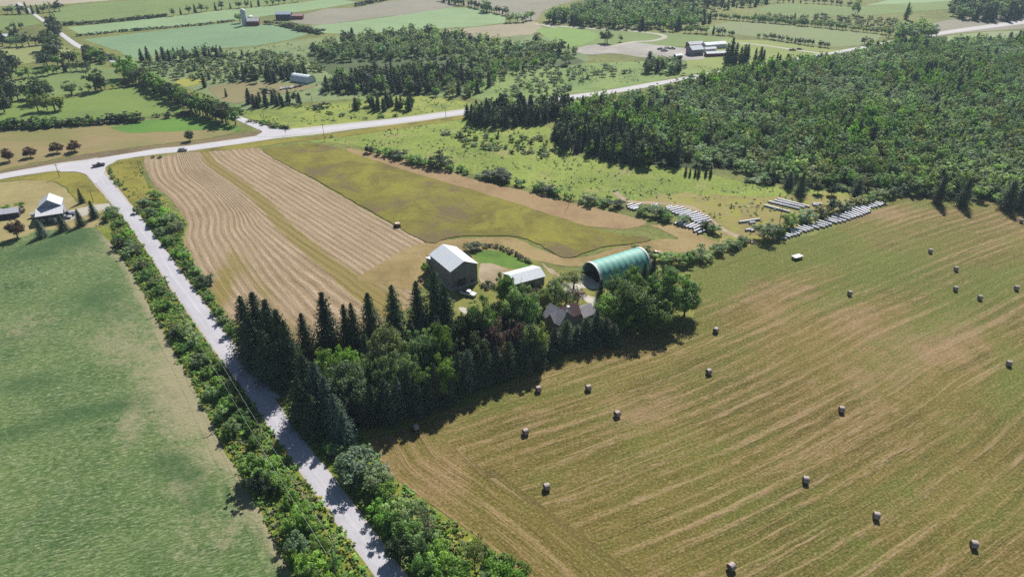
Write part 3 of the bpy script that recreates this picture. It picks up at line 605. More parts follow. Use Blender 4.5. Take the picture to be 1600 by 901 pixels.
def crown_conifer(name, seed, whorls=34, arms=13, per=9, size=0.04, lean=1.0, droop=0.35, base=0.06, ragged=0.25, mat=None, trunk=False, blunt=0.0):
    R = np.random.RandomState(seed); C = []; N = []; S = []; T = []
    for i in range(whorls):
        t = (i+R.uniform(-.3, .3))/whorls; t = min(max(t, 0), 1); z = base+(1-base)*t
        rad = 0.52*((1-t)**(0.68-blunt*0.3))*lean
        rad = rad*(0.6+0.4*min(1, t*9))*R.uniform(0.78, 1.12) + 0.008
        k = max(4, int(arms*(0.35+0.65*(1-t))))
        off = R.uniform(0, 6.28)
        for a in range(k):
            th = off+2*math.pi*a/k+R.uniform(-.25, .25); L = rad*(1-ragged*R.rand()**2)*(1+0.1*R.randn()); tn = R.rand()
            dx, dy = math.cos(th), math.sin(th)
            for j in range(per):
                s = (j+0.6)/per; s = s**0.75
                if R.rand() < 0.06: continue
                r = L*s; side = R.uniform(-1, 1)*0.20*L*(1.25-s)
                zz = z-droop*0.28*r+0.10*r*s*(1 if t > .5 else .3)+R.randn()*0.004
                C.append((dx*r-dy*side, dy*r+dx*side, max(0.01, zz)))
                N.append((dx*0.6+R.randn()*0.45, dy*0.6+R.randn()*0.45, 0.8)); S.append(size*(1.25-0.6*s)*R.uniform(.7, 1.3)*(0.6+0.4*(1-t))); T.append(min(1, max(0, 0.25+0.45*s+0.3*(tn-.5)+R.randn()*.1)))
    C = np.array(C); N = np.array(N); V, F = quads(C, N, np.array(S)*1.25, R, 0.65)
    mi = np.zeros(len(F), int); o = len(V); T = np.array(T)
    if trunk:
        tv, tf = trunk_geo(seed, 'conifer'); V = np.vstack([V, np.array(tv)]); F = np.vstack([F, np.array(tf)+o]); mi = np.r_[mi, np.ones(len(tf), int)]; T = np.r_[T, np.full(len(tf), .5)]
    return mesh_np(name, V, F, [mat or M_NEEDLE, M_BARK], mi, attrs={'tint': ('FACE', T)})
def trunk_geo(seed, kind, low=False):
    R = random.Random(seed)
    if kind == 'conifer': return tube([(0, 0, -0.01), (0, 0, 0.4), (0, 0, 0.97)], [0.035, 0.02, 0.004], 6)
    ps = [tube([(0, 0, -0.01), (0.01, 0.0, 0.18), (0.0, 0.01, 0.42)], [0.045, 0.035, 0.026], 6)]
    for i in range(4 if low else 8):
        a = i*2.4+R.uniform(-.4, .4); z0 = R.uniform(0.2, 0.42); e = R.uniform(0.2, 0.38); z1 = z0+R.uniform(0.22, 0.42)
        ps.append(tube([(0, 0, z0), (math.cos(a)*e*0.45, math.sin(a)*e*0.45, z0+(z1-z0)*0.55), (math.cos(a)*e, math.sin(a)*e, z1)], [0.02, 0.012, 0.004], 4))
    return join(ps)
def trunk_mesh(name, seed, kind):
    v, f = trunk_geo(seed, kind); return mesh_np(name, v, f, [M_BARK], smooth=True)
def bare_mesh(name, seed, n0=9, mat=None, fan=0.5):
    R = random.Random(seed); ps = []
    def grow(p, d, L, r, lev):
        q = [p[i]+d[i]*L for i in range(3)]; m = [p[i]+d[i]*L*0.5+R.gauss(0, .02)*L for i in range(3)]
        ps.append(tube([p, m, q], [r, r*0.75, r*0.5], 4))
        if lev > 0:
            for _ in range(3):
                e = [d[0]+R.gauss(0, .38), d[1]+R.gauss(0, .38), d[2]+R.gauss(0, .2)]; l = math.sqrt(sum(v*v for v in e)); e = [v/l for v in e]
                s = R.uniform(.5, 1); grow([p[i]+d[i]*L*s for i in range(3)], e, L*R.uniform(.5, .8), r*0.55, lev-1)
    for i in range(n0):
        a = R.uniform(0, 6.28); e = R.uniform(0, fan); d = [math.cos(a)*e, math.sin(a)*e, 1]; l = math.sqrt(sum(v*v for v in d))
        grow([R.gauss(0, .03), R.gauss(0, .03), 0], [v/l for v in d], R.uniform(.38, .5), 0.011, 3)
    v, f = join(ps); return mesh_np(name, v, f, [mat or M_DEADWOOD])

PB = {
 'broad': [crown_broad('broad_crown', 11+i, 17000, 0.036, 50, ['round', 'oval', 'round', 'tall'][i]) for i in range(4)],
 'open': [crown_broad('open_crown', 31+i, 2600, 0.04, 22, 'round', open_=0.2) for i in range(2)],
 'shrub': [crown_broad('shrub_crown', 41+i, 3600, 0.055, 20, 'shrub') for i in range(5)],
 'spruce': [crown_conifer('spruce_crown', 51+i, 34, 19, 13, 0.062, ragged=0.45, droop=0.6, lean=1.22) for i in range(4)],
 'pine': [crown_conifer('pine_crown', 61+i, 32, 16, 10, 0.075, ragged=0.42, blunt=0.55, droop=-0.1, base=0.03) for i in range(4)],
 'small_broad': [crown_broad('small_crown', 71+i, 1500, 0.075, 17, ['round', 'oval', 'round'][i % 3], trunk=True) for i in range(6)],
 'small_spruce': [crown_conifer('small_spruce', 81+i, 18, 11, 6, 0.16, ragged=0.35, trunk=True, blunt=0.3+0.25*i) for i in range(4)],
 'small_shrub': [crown_broad('small_shrub', 91+i, 900, 0.10, 11, 'shrub', trunk=True) for i in range(4)],
 'tuft': [crown_broad('weed_tuft', 101+i, 130, 0.24, 6, 'shrub') for i in range(3)],
 'bare': [bare_mesh('bare_crown', 111+i) for i in range(2)],
 'thin': [crown_broad('thin_crown', 121+i, 700, 0.07, 9, 'tall', open_=0.1, trunk=True) for i in range(2)],
}
TB = {'broad': [trunk_mesh('broad_trunk', 11+i, 'broad') for i in range(4)], 'conifer': [trunk_mesh('conifer_trunk', 5, 'conifer')]}
C_DARK = alb(58, 76, 56, 1.0); C_BLUE = alb(78, 104, 92, 1.0)
def dim(c, k): return (c[0]*k, c[1]*k, c[2]*k, 1)
# leaf base colours (linear)
LC = {'spruce': (0.042, 0.070, 0.036, 1), 'bluespruce': (0.075, 0.115, 0.095, 1), 'pine': (0.050, 0.078, 0.044, 1), 'green': (0.14, 0.255, 0.062, 1), 'bright': (0.17, 0.30, 0.06, 1), 'greygreen': (0.175, 0.255, 0.135, 1),
      'dark': (0.058, 0.088, 0.046, 1), 'purple': (0.105, 0.075, 0.10, 1), 'olive': (0.17, 0.20, 0.08, 1), 'pale': (0.21, 0.27, 0.13, 1), 'copper': (0.10, 0.065, 0.052, 1), 'yellow': (0.24, 0.26, 0.06, 1), 'willow': (0.22, 0.31, 0.19, 1)}
def vary(c, s=0.12):
    k = 1+rnd.uniform(-s, s); return (c[0]*k*(1+rnd.uniform(-s, s)), c[1]*k, c[2]*k*(1+rnd.uniform(-s, s)), 1)
def crown_material_name(k): return k
def plant(name, form, X, Y, h, wd, colr, label, cat='tree', group=None, parts=True, trunk='broad'):
    me = rnd.choice(PB[form]); rz = rnd.uniform(0, 6.28)
    if parts:
        r = empty(name, (X, Y, 0), rz); r.scale = (wd, wd, h)
        c = link('crown' if cat == 'tree' else 'foliage', me, r); c.color = vary(colr)
        t = link('trunk' if cat == 'tree' else 'stem', TB[trunk][rnd.randrange(len(TB[trunk]))], r)
        if cat != 'tree': t.scale = (0.6, 0.6, 0.8)
    else:
        r = link(name, me); r.location = (X, Y, 0); r.rotation_euler = (0, 0, rz); r.scale = (wd, wd, h); r.color = vary(colr)
    tag(r, label, cat, group); return r
def plant_px(name, form, tx, ty, by, wpx, colr, label, **kw):
    if form in ('shrub', 'broad', 'open', 'small_shrub'): by = max(ty+3, by-(0.24 if form != 'broad' else 0.10)*wpx)
    fx, fy = foot(tx, ty, by); X, Y = P(fx, fy); h = max(0.6, H_AT(fx, fy, ty))*(0.84 if form in ('shrub', 'small_shrub') else 1.0); return plant(name, form, X, Y, h, wpx*M_PER_PX(fx, fy), LC[colr], label, **kw)
# ------------------------------------------------------------------ the trees of the farmstead, each read from the photograph: top x, top y, foot y, width, colour
FT = [
 # spruces by the road
 ('spruce', 374, 461, 548, 44, 'spruce', 'tall dark spruce nearest the gravel road at the north end of its roadside row'),
 ('spruce', 392, 455, 560, 48, 'spruce', 'highest dark spruce in the clump of spruces beside the gravel road'),
 ('spruce', 412, 466, 573, 46, 'spruce', 'dark spruce standing third from the north in the clump beside the gravel road'),
 ('spruce', 429, 482, 585, 44, 'spruce', 'dark spruce on the east side of the roadside clump facing the windrowed field'),
 ('spruce', 441, 499, 597, 40, 'spruce', 'southernmost dark spruce of the roadside clump, beside the driveway mouth'),
 ('spruce', 386, 492, 575, 40, 'spruce', 'dark spruce pressed against the road edge, low in the front of the roadside clump'),
 ('spruce', 408, 515, 592, 40, 'spruce', 'shorter dark spruce in front of the roadside clump where its shade crosses the road'),
 ('spruce', 428, 532, 603, 34, 'spruce', 'short dark spruce just above the driveway mouth'),
 # row between the windrowed field and the garden
 ('spruce', 469, 488, 562, 32, 'spruce', 'slim spruce standing free between the roadside clump and the tall pointed spruce'),
 ('spruce', 501, 455, 553, 42, 'spruce', 'tall pointed spruce standing out against the windrowed field'),
 ('spruce', 535, 474, 548, 26, 'spruce', 'left one of two narrow spruces with close tops right of the tall pointed spruce'),
 ('spruce', 547, 472, 550, 28, 'spruce', 'right one of two narrow spruces with close tops right of the tall pointed spruce'),
 ('spruce', 573, 456, 548, 38, 'spruce', 'broad green-lit spruce in the row, with a doubled top'),
 ('spruce', 611, 444, 546, 40, 'spruce', 'wide spruce with open branching in the middle of the row, left of the barn'),
 ('spruce', 649, 438, 538, 38, 'spruce', 'spruce left of the biggest spruce in front of the barn'),
 ('spruce', 677, 421, 532, 46, 'spruce', 'biggest spruce of the row, reaching up in front of the grey barn'),
 ('spruce', 694, 446, 530, 36, 'spruce', 'dark spruce right of the biggest one, below the barn wall'),
 ('spruce', 640, 497, 560, 24, 'bluespruce', 'small bluish spruce left of the grey-green maple in the garden'),
 ('spruce', 657, 493, 556, 20, 'bluespruce', 'small bluish spruce behind the grey-green maple, second of three'),
 ('spruce', 682, 491, 556, 22, 'bluespruce', 'small bluish spruce behind the grey-green maple, third of three'),
 ('spruce', 617, 510, 566, 22, 'bluespruce', 'small bluish spruce right of the big pale maple top'),
 ('spruce', 568, 520, 572, 24, 'bluespruce', 'small bluish spruce left of the big pale maple top'),
 ('spruce', 712, 500, 560, 30, 'dark', 'small dark spruce between the grey-green maple and the green tree by the car'),
 # south west corner by the road
 ('spruce', 470, 553, 642, 48, 'spruce', 'dark conifer right of the driveway mouth'),
 ('spruce', 488, 564, 652, 44, 'bluespruce', 'conifer with a lit blue-green flank, highest of the slanting row by the road corner'),
 ('spruce', 504, 588, 664, 40, 'bluespruce', 'second conifer down the slanting row by the road corner'),
 ('spruce', 519, 614, 676, 36, 'bluespruce', 'third conifer down the slanting row by the road corner'),
 ('spruce', 533, 640, 688, 30, 'bluespruce', 'lowest and smallest conifer of the slanting row by the road corner'),
 ('spruce', 462, 590, 660, 40, 'spruce', 'dark conifer overhanging the road edge below the driveway'),
 ('spruce', 482, 615, 676, 38, 'spruce', 'dark conifer at the road bend below the driveway, lowest of the dark ones'),
 # broad trees of the garden
 ('broad', 503, 546, 612, 40, 'green', 'green maple with a rounded top left of the bright one'),
 ('broad', 536, 538, 604, 36, 'bright', 'bright yellow-green tree in the middle of the western garden'),
 ('broad', 533, 567, 650, 58, 'greygreen', 'large grey-green tree low in the western garden, behind the slanting conifer row'),
 ('broad', 566, 547, 622, 38, 'greygreen', 'grey-green tree between the bright tree and the big pale maple'),
 ('broad', 600, 512, 606, 54, 'pale', 'big pale green maple with the highest top in the western garden'),
 ('broad', 596, 556, 634, 38, 'greygreen', 'round grey-green tree in front of the big pale maple'),
 ('broad', 628, 545, 628, 46, 'greygreen', 'grey-green tree right of and below the big pale maple'),
 ('broad', 655, 508, 600, 48, 'greygreen', 'grey-green maple with a dusty lilac cast, centre of the garden'),
 ('broad', 683, 504, 594, 42, 'bright', 'lively green tree touching the right side of the dusty maple'),
 ('broad', 750, 464, 560, 50, 'green', 'green tree below the white car, in front of the barn'),
 ('broad', 728, 486, 572, 40, 'dark', 'dark broadleaf tree left of the green tree below the white car'),
 ('broad', 780, 470, 545, 40, 'dark', 'very dark tree left of the big pale-topped maple by the shed'),
 ('broad', 812, 444, 540, 54, 'greygreen', 'big silvery maple standing in front of the white-roofed shed'),
 ('broad', 788, 424, 482, 30, 'green', 'green tree at the left end of the white-roofed shed'),
 ('broad', 770, 493, 572, 38, 'purple', 'larger purple-leaved tree, left one of the pair south of the silvery maple'),
 ('broad', 809, 499, 566, 34, 'purple', 'smaller round purple-leaved tree, right one of the pair, left of the house'),
 ('broad', 842, 502, 570, 28, 'pale', 'pale green small tree below the left corner of the house'),
 ('broad', 740, 520, 592, 44, 'dark', 'dark shaded tree in the hollow left of the purple trees'),
 ('broad', 704, 530, 600, 40, 'dark', 'dark shaded tree behind the windbreak, below the lively green tree'),
 ('broad', 832, 448, 490, 22, 'purple', 'small greyish purple tree behind the house beside the silvery maple'),
 ('broad', 851, 446, 488, 26, 'greygreen', 'small silvery tree below the shed, left of the house roof'),
 ('broad', 866, 436, 480, 24, 'willow', 'blue-grey willow-like tree at the right end of the shed'),
 ('open', 876, 424, 466, 30, 'green', 'thin green tree right of the shed near the hoop barn'),
 ('open', 898, 420, 462, 34, 'olive', 'thin olive tree standing before the mouth of the hoop barn'),
 ('open', 886, 444, 482, 34, 'olive', 'see-through olive tree behind the house with its trunk showing'),
 ('open', 904, 448, 480, 22, 'copper', 'see-through brownish tree behind the red-brown house roof'),
 ('broad', 836, 474, 520, 22, 'dark', 'dark bushy tree against the west side of the house'),
 # conifers round the hoop barn
 ('spruce', 940, 436, 475, 16, 'spruce', 'small dark conifer by the right foot of the hoop barn mouth'),
 ('spruce', 1023, 401, 452, 24, 'spruce', 'dark spruce at the far right end of the green hoop barn'),
 ('spruce', 1009, 410, 462, 18, 'spruce', 'narrow dark spruce touching the side of the green hoop barn'),
 ('broad', 1047, 408, 450, 22, 'dark', 'dark bushy tree right of the spruce at the end of the hoop barn'),
 # big trees at the east end
 ('broad', 991, 412, 462, 24, 'bright', 'small bright tree poking up before the side of the green hoop barn'),
 ('broad', 972, 423, 486, 42, 'green', 'green maple in front of the hoop barn, left of the two giant ones'),
 ('broad', 961, 456, 512, 46, 'green', 'round green maple right of the house drive'),
 ('broad', 1003, 434, 512, 66, 'green', 'giant green maple in the middle of the east end of the garden'),
 ('broad', 1052, 420, 498, 64, 'green', 'giant green maple second from the right end of the garden'),
 ('broad', 1076, 446, 496, 34, 'green', 'green tree closing the east end of the garden against the hay field'),
 ('broad', 1030, 466, 520, 44, 'green', 'dark green maple filling the gap below the two giant ones'),
 ('broad', 985, 474, 524, 40, 'green', 'green maple low on the field side below the giant one'),
]
# the windbreak: foot line with tops, from the road corner to the big maples
WB = [(605, 606, 664, 32, 'pine', 'pine'), (667, 588, 642, 32, 'pine', 'pine'), (740, 566, 606, 30, 'pine', 'pine'), (785, 556, 594, 30, 'pine', 'pine'), (822, 548, 580, 30, 'pine', 'pine'), (860, 538, 566, 28, 'pine', 'pine'), (925, 515, 550, 28, 'pine', 'pine'), (556, 610, 668, 34, 'spruce', 'pine'), (577, 600, 668, 34, 'spruce', 'pine'), (598, 591, 660, 42, 'pine', 'pine'), (618, 588, 652, 32, 'bluespruce', 'pine'), (634, 572, 645, 34, 'pine', 'pine'), (655, 568, 638, 36, 'green', 'broad'), (676, 566, 633, 30, 'pine', 'spruce'),
      (692, 553, 625, 40, 'bright', 'broad'), (714, 552, 616, 32, 'pine', 'pine'), (730, 545, 608, 34, 'bluespruce', 'pine'), (748, 545, 602, 30, 'pine', 'pine'), (759, 538, 598, 32, 'pine', 'pine'), (776, 540, 592, 30, 'pine', 'pine'), (795, 534, 586, 34, 'dark', 'pine'), (814, 530, 578, 34, 'pine', 'pine'),
      (832, 506, 572, 36, 'greygreen', 'broad'), (850, 520, 564, 34, 'pine', 'pine'), (868, 512, 558, 34, 'dark', 'pine'), (886, 500, 552, 36, 'dark', 'pine'), (902, 508, 548, 30, 'pine', 'pine'), (917, 496, 544, 36, 'dark', 'pine'), (934, 484, 540, 34, 'pine', 'pine'), (948, 496, 542, 32, 'dark', 'pine'), (652, 600, 650, 30, 'pine', 'pine'), (700, 585, 630, 30, 'pine', 'pine'), (842, 545, 574, 26, 'pine', 'pine'), (900, 525, 554, 26, 'pine', 'pine'), (960, 505, 544, 28, 'pine', 'pine')]
LC_FULL = dict(LC)
for k_ in ('bright', 'pale', 'green', 'greygreen'): LC[k_] = tuple(v*0.78 for v in LC[k_][:3])+(1,)
for f, tx, ty, by, wp, cl, lb in FT:
    nm = 'spruce_tree' if f == 'spruce' else 'broadleaf_tree'
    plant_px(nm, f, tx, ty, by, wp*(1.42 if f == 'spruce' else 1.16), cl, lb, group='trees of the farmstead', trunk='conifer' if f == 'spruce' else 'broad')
ORD = ['first', 'second', 'third', 'fourth', 'fifth', 'sixth', 'seventh', 'eighth', 'ninth', 'tenth', 'eleventh', 'twelfth', 'thirteenth', 'fourteenth', 'fifteenth', 'sixteenth', 'seventeenth', 'eighteenth', 'nineteenth', 'twentieth', 'twenty-first', 'twenty-second', 'twenty-third', 'twenty-fourth', 'twenty-fifth', 'twenty-sixth', 'twenty-seventh', 'twenty-eighth', 'twenty-ninth', 'thirtieth', 'thirty-first', 'thirty-second', 'thirty-third', 'thirty-fourth', 'thirty-fifth', 'thirty-sixth', 'thirty-seventh', 'thirty-eighth']
CW = {'spruce': 'very dark', 'pine': 'dark green', 'bluespruce': 'bluish', 'green': 'mid green', 'bright': 'bright green', 'greygreen': 'grey-green', 'willow': 'grey-green', 'dark': 'dark green', 'olive': 'olive', 'pale': 'pale green', 'yellow': 'yellow-green', 'purple': 'purplish', 'copper': 'reddish'}
for i, (tx, ty, by, wp, cl, f) in enumerate(sorted(WB)):
    nm = 'broadleaf_tree' if f == 'broad' else ('spruce_tree' if f == 'spruce' else 'pine_tree')
    plant_px(nm, f, tx, ty, by-(0 if 600 < tx < 850 else 7), wp*1.2, cl, f'{CW[cl]} windbreak tree, {ORD[i]} from the road corner along the hay field', group='windbreak trees along the hay field', trunk='broad' if f == 'broad' else 'conifer')

LC.update(LC_FULL)
# ---- the hedge shrubs right of the gravel road (top x, top y, foot y, width, colour)
HS = [(222, 303, 326, 24, 'willow'), (236, 294, 318, 26, 'green'), (244, 306, 332, 26, 'green'), (230, 320, 345, 24, 'greygreen'), (250, 318, 346, 22, 'bright'), (243, 332, 358, 28, 'green'), (258, 326, 354, 26, 'willow'), (252, 350, 372, 24, 'greygreen'), (268, 338, 366, 26, 'greygreen'), (265, 362, 386, 26, 'green'),
      (276, 382, 404, 26, 'green'), (284, 390, 412, 22, 'bright'), (292, 400, 424, 26, 'green'), (302, 412, 434, 22, 'greygreen'), (318, 424, 452, 34, 'dark'), (212, 318, 336, 14, 'willow'), (326, 455, 472, 18, 'bright'), (338, 476, 496, 22, 'green'), (344, 490, 510, 20, 'greygreen'), (356, 500, 528, 22, 'green'),
      (502, 650, 684, 30, 'bright'), (492, 662, 694, 22, 'green'), (514, 682, 710, 26, 'green'), (522, 690, 716, 22, 'willow'), (560, 692, 768, 78, 'willow'), (536, 706, 752, 40, 'green'), (584, 716, 774, 46, 'willow'), (602, 746, 796, 38, 'bright'), (588, 768, 812, 36, 'green'), (620, 764, 826, 52, 'greygreen'), (600, 790, 842, 40, 'green'),
      (636, 800, 860, 56, 'green'), (622, 826, 880, 46, 'dark'), (662, 820, 880, 44, 'greygreen'), (690, 838, 905, 60, 'bright'), (660, 860, 930, 56, 'green'), (708, 862, 935, 56, 'green'), (740, 832, 905, 48, 'olive'), (772, 850, 930, 56, 'bright'), (800, 858, 940, 50, 'green'), (746, 880, 960, 60, 'greygreen'), (700, 900, 980, 70, 'green'), (800, 900, 990, 70, 'green')]
def bysize(wp): return 'small' if wp < 20 else ('medium' if wp < 32 else 'large')
for i, (tx, ty, by, wp, cl) in enumerate(sorted(HS, key=lambda s: s[2])):
    plant_px('hedge_shrub', 'shrub' if cl != 'olive' else 'open', tx, ty, by, wp, cl, f'{bysize(wp)} {CW[cl]} shrub right of the gravel road, ' + (('%s from the far junction' % ORD[i]) if i < 20 else ('%s below the farm driveway' % ORD[i-20])), cat='shrub', group='hedge shrubs right of the gravel road')
# ---- shrubs between the crop field and the gravel road
LS = [(170, 318, 344, 26, 'willow'), (160, 326, 350, 18, 'green'), (182, 340, 358, 20, 'green'), (190, 350, 384, 28, 'green'), (181, 366, 394, 22, 'dark'), (200, 368, 394, 22, 'greygreen'), (206, 378, 402, 24, 'greygreen'), (193, 382, 406, 22, 'willow'), (218, 404, 424, 22, 'dark'), (228, 414, 440, 26, 'green'), (236, 430, 450, 20, 'greygreen'),
      (246, 440, 464, 24, 'green'), (236, 434, 452, 18, 'green'), (252, 462, 488, 24, 'green'), (250, 486, 502, 14, 'bright'), (284, 494, 532, 34, 'greygreen'), (268, 508, 530, 22, 'dark'), (296, 514, 546, 28, 'willow'), (280, 532, 554, 20, 'green'), (312, 530, 560, 26, 'green'), (304, 548, 578, 28, 'greygreen'), (322, 546, 574, 26, 'bright'), (318, 568, 594, 24, 'green'), (336, 566, 590, 20, 'green'),
      (334, 584, 616, 30, 'green'), (326, 596, 628, 26, 'greygreen'), (350, 592, 622, 26, 'bright'), (346, 612, 648, 30, 'green'), (362, 616, 646, 28, 'bright'), (340, 628, 660, 22, 'willow'), (372, 634, 668, 28, 'green'), (360, 646, 682, 28, 'greygreen'), (350, 660, 690, 18, 'green'), (385, 650, 684, 22, 'bright'), (398, 672, 700, 24, 'green'),
      (378, 700, 764, 46, 'green'), (402, 704, 762, 42, 'greygreen'), (390, 728, 776, 36, 'dark'), (424, 706, 742, 30, 'bright'), (436, 732, 770, 34, 'green'), (420, 744, 778, 26, 'dark'), (448, 762, 796, 28, 'bright'), (466, 778, 818, 34, 'bright'), (450, 788, 840, 40, 'green'), (478, 800, 842, 34, 'green'), (462, 824, 874, 44, 'greygreen'), (494, 826, 868, 34, 'bright'), (480, 850, 904, 48, 'green'), (512, 856, 900, 36, 'green'), (470, 876, 940, 50, 'green'), (520, 880, 940, 44, 'bright'), (500, 905, 975, 60, 'green'), (548, 886, 935, 32, 'bright'), (452, 850, 888, 24, 'bright')]
for i, (tx, ty, by, wp, cl) in enumerate(sorted(LS, key=lambda s: s[2])):
    a = 'from the far driveway' if i < 27 else 'below the roadside pole'
    plant_px('roadside_shrub', 'shrub', tx, ty, by, wp, cl, f'{bysize(wp)} {CW[cl]} shrub between crop field and gravel road, {ORD[i % 27]} {a}', cat='shrub', group='shrubs left of the gravel road')
# bare bushes
for tx, ty, by, wp, lb in [(275, 340, 366, 26, 'leafless grey bush by the windrowed field, in the hedge right of the road'), (665, 768, 856, 60, 'leafless grey bush with upright twigs in the hedge corner, near the bottom')]:
    fx, fy = foot(tx, ty, by); X, Y = P(fx, fy); o = link('bare_bush', rnd.choice(PB['bare'])); o.location = (X, Y, 0); o.scale = (wp*M_PER_PX(fx, fy)*0.8,)*2+(H_AT(fx, fy, ty),); tag(o, lb, 'bush', 'leafless bushes')

# ---- field shrubs and single trees: kind, top x, top y, foot y, width px, colour, label
SG = [
 ('broad', 'tree', 7, 231, 254, 16, 'copper', 'dark reddish tree at the left edge, in the row above the paved road'),
 ('broad', 'tree', 42, 229, 248, 17, 'copper', 'smallest of the dark reddish trees in the row above the paved road'),
 ('broad', 'tree', 84, 222, 241, 18, 'copper', 'dark reddish tree, left one of the close pair above the paved road'),
 ('broad', 'tree', 112, 219, 239, 19, 'copper', 'dark reddish tree, right one of the close pair above the paved road'),
 ('broad', 'tree', 293, 203, 222, 15, 'dark', 'lone round dark tree beside the paved road near the side road'),
 ('spruce', 'tree', 121, 294, 317, 12, 'spruce', 'lone young spruce on the dry lawn above the white-roofed house'),
 ('spruce', 'tree', 139, 313, 341, 18, 'spruce', 'spruce beside the house driveway near the gravel road'),
 ('spruce', 'tree', 118, 326, 353, 18, 'spruce', 'spruce just right of the house porch'),
 ('spruce', 'tree', 91, 335, 360, 20, 'spruce', 'spruce in front of the right corner of the house'),
 ('spruce', 'tree', 57, 343, 370, 22, 'bluespruce', 'spruce in front of the left corner of the house'),
 ('broad', 'tree', 17, 343, 374, 25, 'copper', 'round dark red tree on the lawn left of the house'),
 ('shrub', 'shrub', 28, 313, 328, 16, 'green', 'shrub behind the small white-roofed shed at the left edge'),
 ('shrub', 'shrub', 7, 319, 330, 14, 'green', 'low shrub at the left edge behind the small shed'),
 ('shrub', 'shrub', 34, 325, 334, 12, 'copper', 'small dark red bush right of the small white-roofed shed'),
 ('shrub', 'shrub', 739, 376, 400, 34, 'dark', 'wide dark shrub behind the big grey barn'),
 ('shrub', 'shrub', 664, 402, 434, 18, 'green', 'tall shrub against the left wall of the big grey barn'),
 ('shrub', 'shrub', 700, 462, 488, 22, 'olive', 'olive bush between the biggest spruce and the white car'),
 ('shrub', 'shrub', 1201, 336, 382, 42, 'greygreen', 'large willow shrub between the silage tube rows, by the utility pole'),
 ('shrub', 'shrub', 1222, 342, 376, 28, 'green', 'green shrub right of the large willow shrub by the tube rows'),
 ('shrub', 'shrub', 1242, 324, 362, 30, 'green', 'green shrub above the middle of the right hand tube rows'),
 ('shrub', 'shrub', 1262, 320, 354, 34, 'willow', 'grey-green shrub above the right hand tube rows'),
 ('shrub', 'shrub', 1288, 314, 344, 26, 'olive', 'olive shrub above the right hand tube rows'),
 ('shrub', 'shrub', 1308, 304, 340, 26, 'bluespruce', 'bluish shrub standing highest above the right hand tube rows'),
 ('shrub', 'shrub', 1322, 310, 334, 24, 'greygreen', 'grey-green shrub right of the bluish one above the tube rows'),
 ('shrub', 'shrub', 1342, 302, 326, 30, 'olive', 'yellowish shrub near the upper end of the right hand tube rows'),
 ('shrub', 'shrub', 1362, 300, 322, 22, 'green', 'green shrub at the upper end of the right hand tube rows'),
 ('shrub', 'shrub', 1378, 290, 318, 28, 'greygreen', 'shrub where the tube rows meet the wood and hay field'),
 ('broad', 'tree', 1303, 289, 307, 15, 'dark', 'small round tree on the meadow in front of the wood'),
 ('broad', 'tree', 1282, 283, 304, 16, 'dark', 'round tree at the wood edge beside the darkest conifer'),
 ('spruce', 'tree', 1257, 270, 304, 24, 'spruce', 'darkest conifer standing forward from the wood above the tube rows'),
]
EDGE = [(1392, 283, 312, 22, 'willow', 'shrub'), (1408, 286, 310, 20, 'bluespruce', 'shrub'), (1422, 278, 308, 24, 'greygreen', 'shrub'), (1437, 290, 309, 18, 'green', 'shrub'), (1448, 292, 310, 18, 'bluespruce', 'shrub'), (1461, 291, 311, 18, 'greygreen', 'shrub'), (1480, 272, 318, 26, 'dark', 'spruce'), (1498, 293, 314, 20, 'bluespruce', 'shrub'),
        (1518, 278, 322, 30, 'dark', 'spruce'), (1540, 282, 318, 26, 'greygreen', 'shrub'), (1562, 298, 320, 24, 'bright', 'shrub'), (1588, 282, 326, 36, 'dark', 'spruce'), (1610, 280, 326, 34, 'dark', 'spruce'), (1345, 280, 306, 26, 'dark', 'spruce'), (1237, 268, 293, 24, 'dark', 'spruce'), (1205, 276, 292, 16, 'dark', 'shrub'), (1186, 276, 290, 22, 'willow', 'shrub'), (1170, 276, 288, 14, 'greygreen', 'shrub'), (1316, 284, 300, 16, 'greygreen', 'shrub'), (1328, 290, 302, 14, 'bright', 'shrub')]
EDGE.sort()
for i, (tx, ty, by, wp, cl, f) in enumerate(EDGE):
    plant_px('wood_edge_tree' if f == 'spruce' else 'wood_edge_shrub', 'pine' if f == 'spruce' else 'shrub', tx, ty, by, wp, cl, f'{CW[cl]} ' + ('conifer' if f == 'spruce' else 'rounded shrub') + f' at the foot of the right hand wood, {ORD[i]} from the left', cat='tree' if f == 'spruce' else 'shrub', group='plants along the edge of the wood', trunk='conifer' if f == 'spruce' else 'broad')
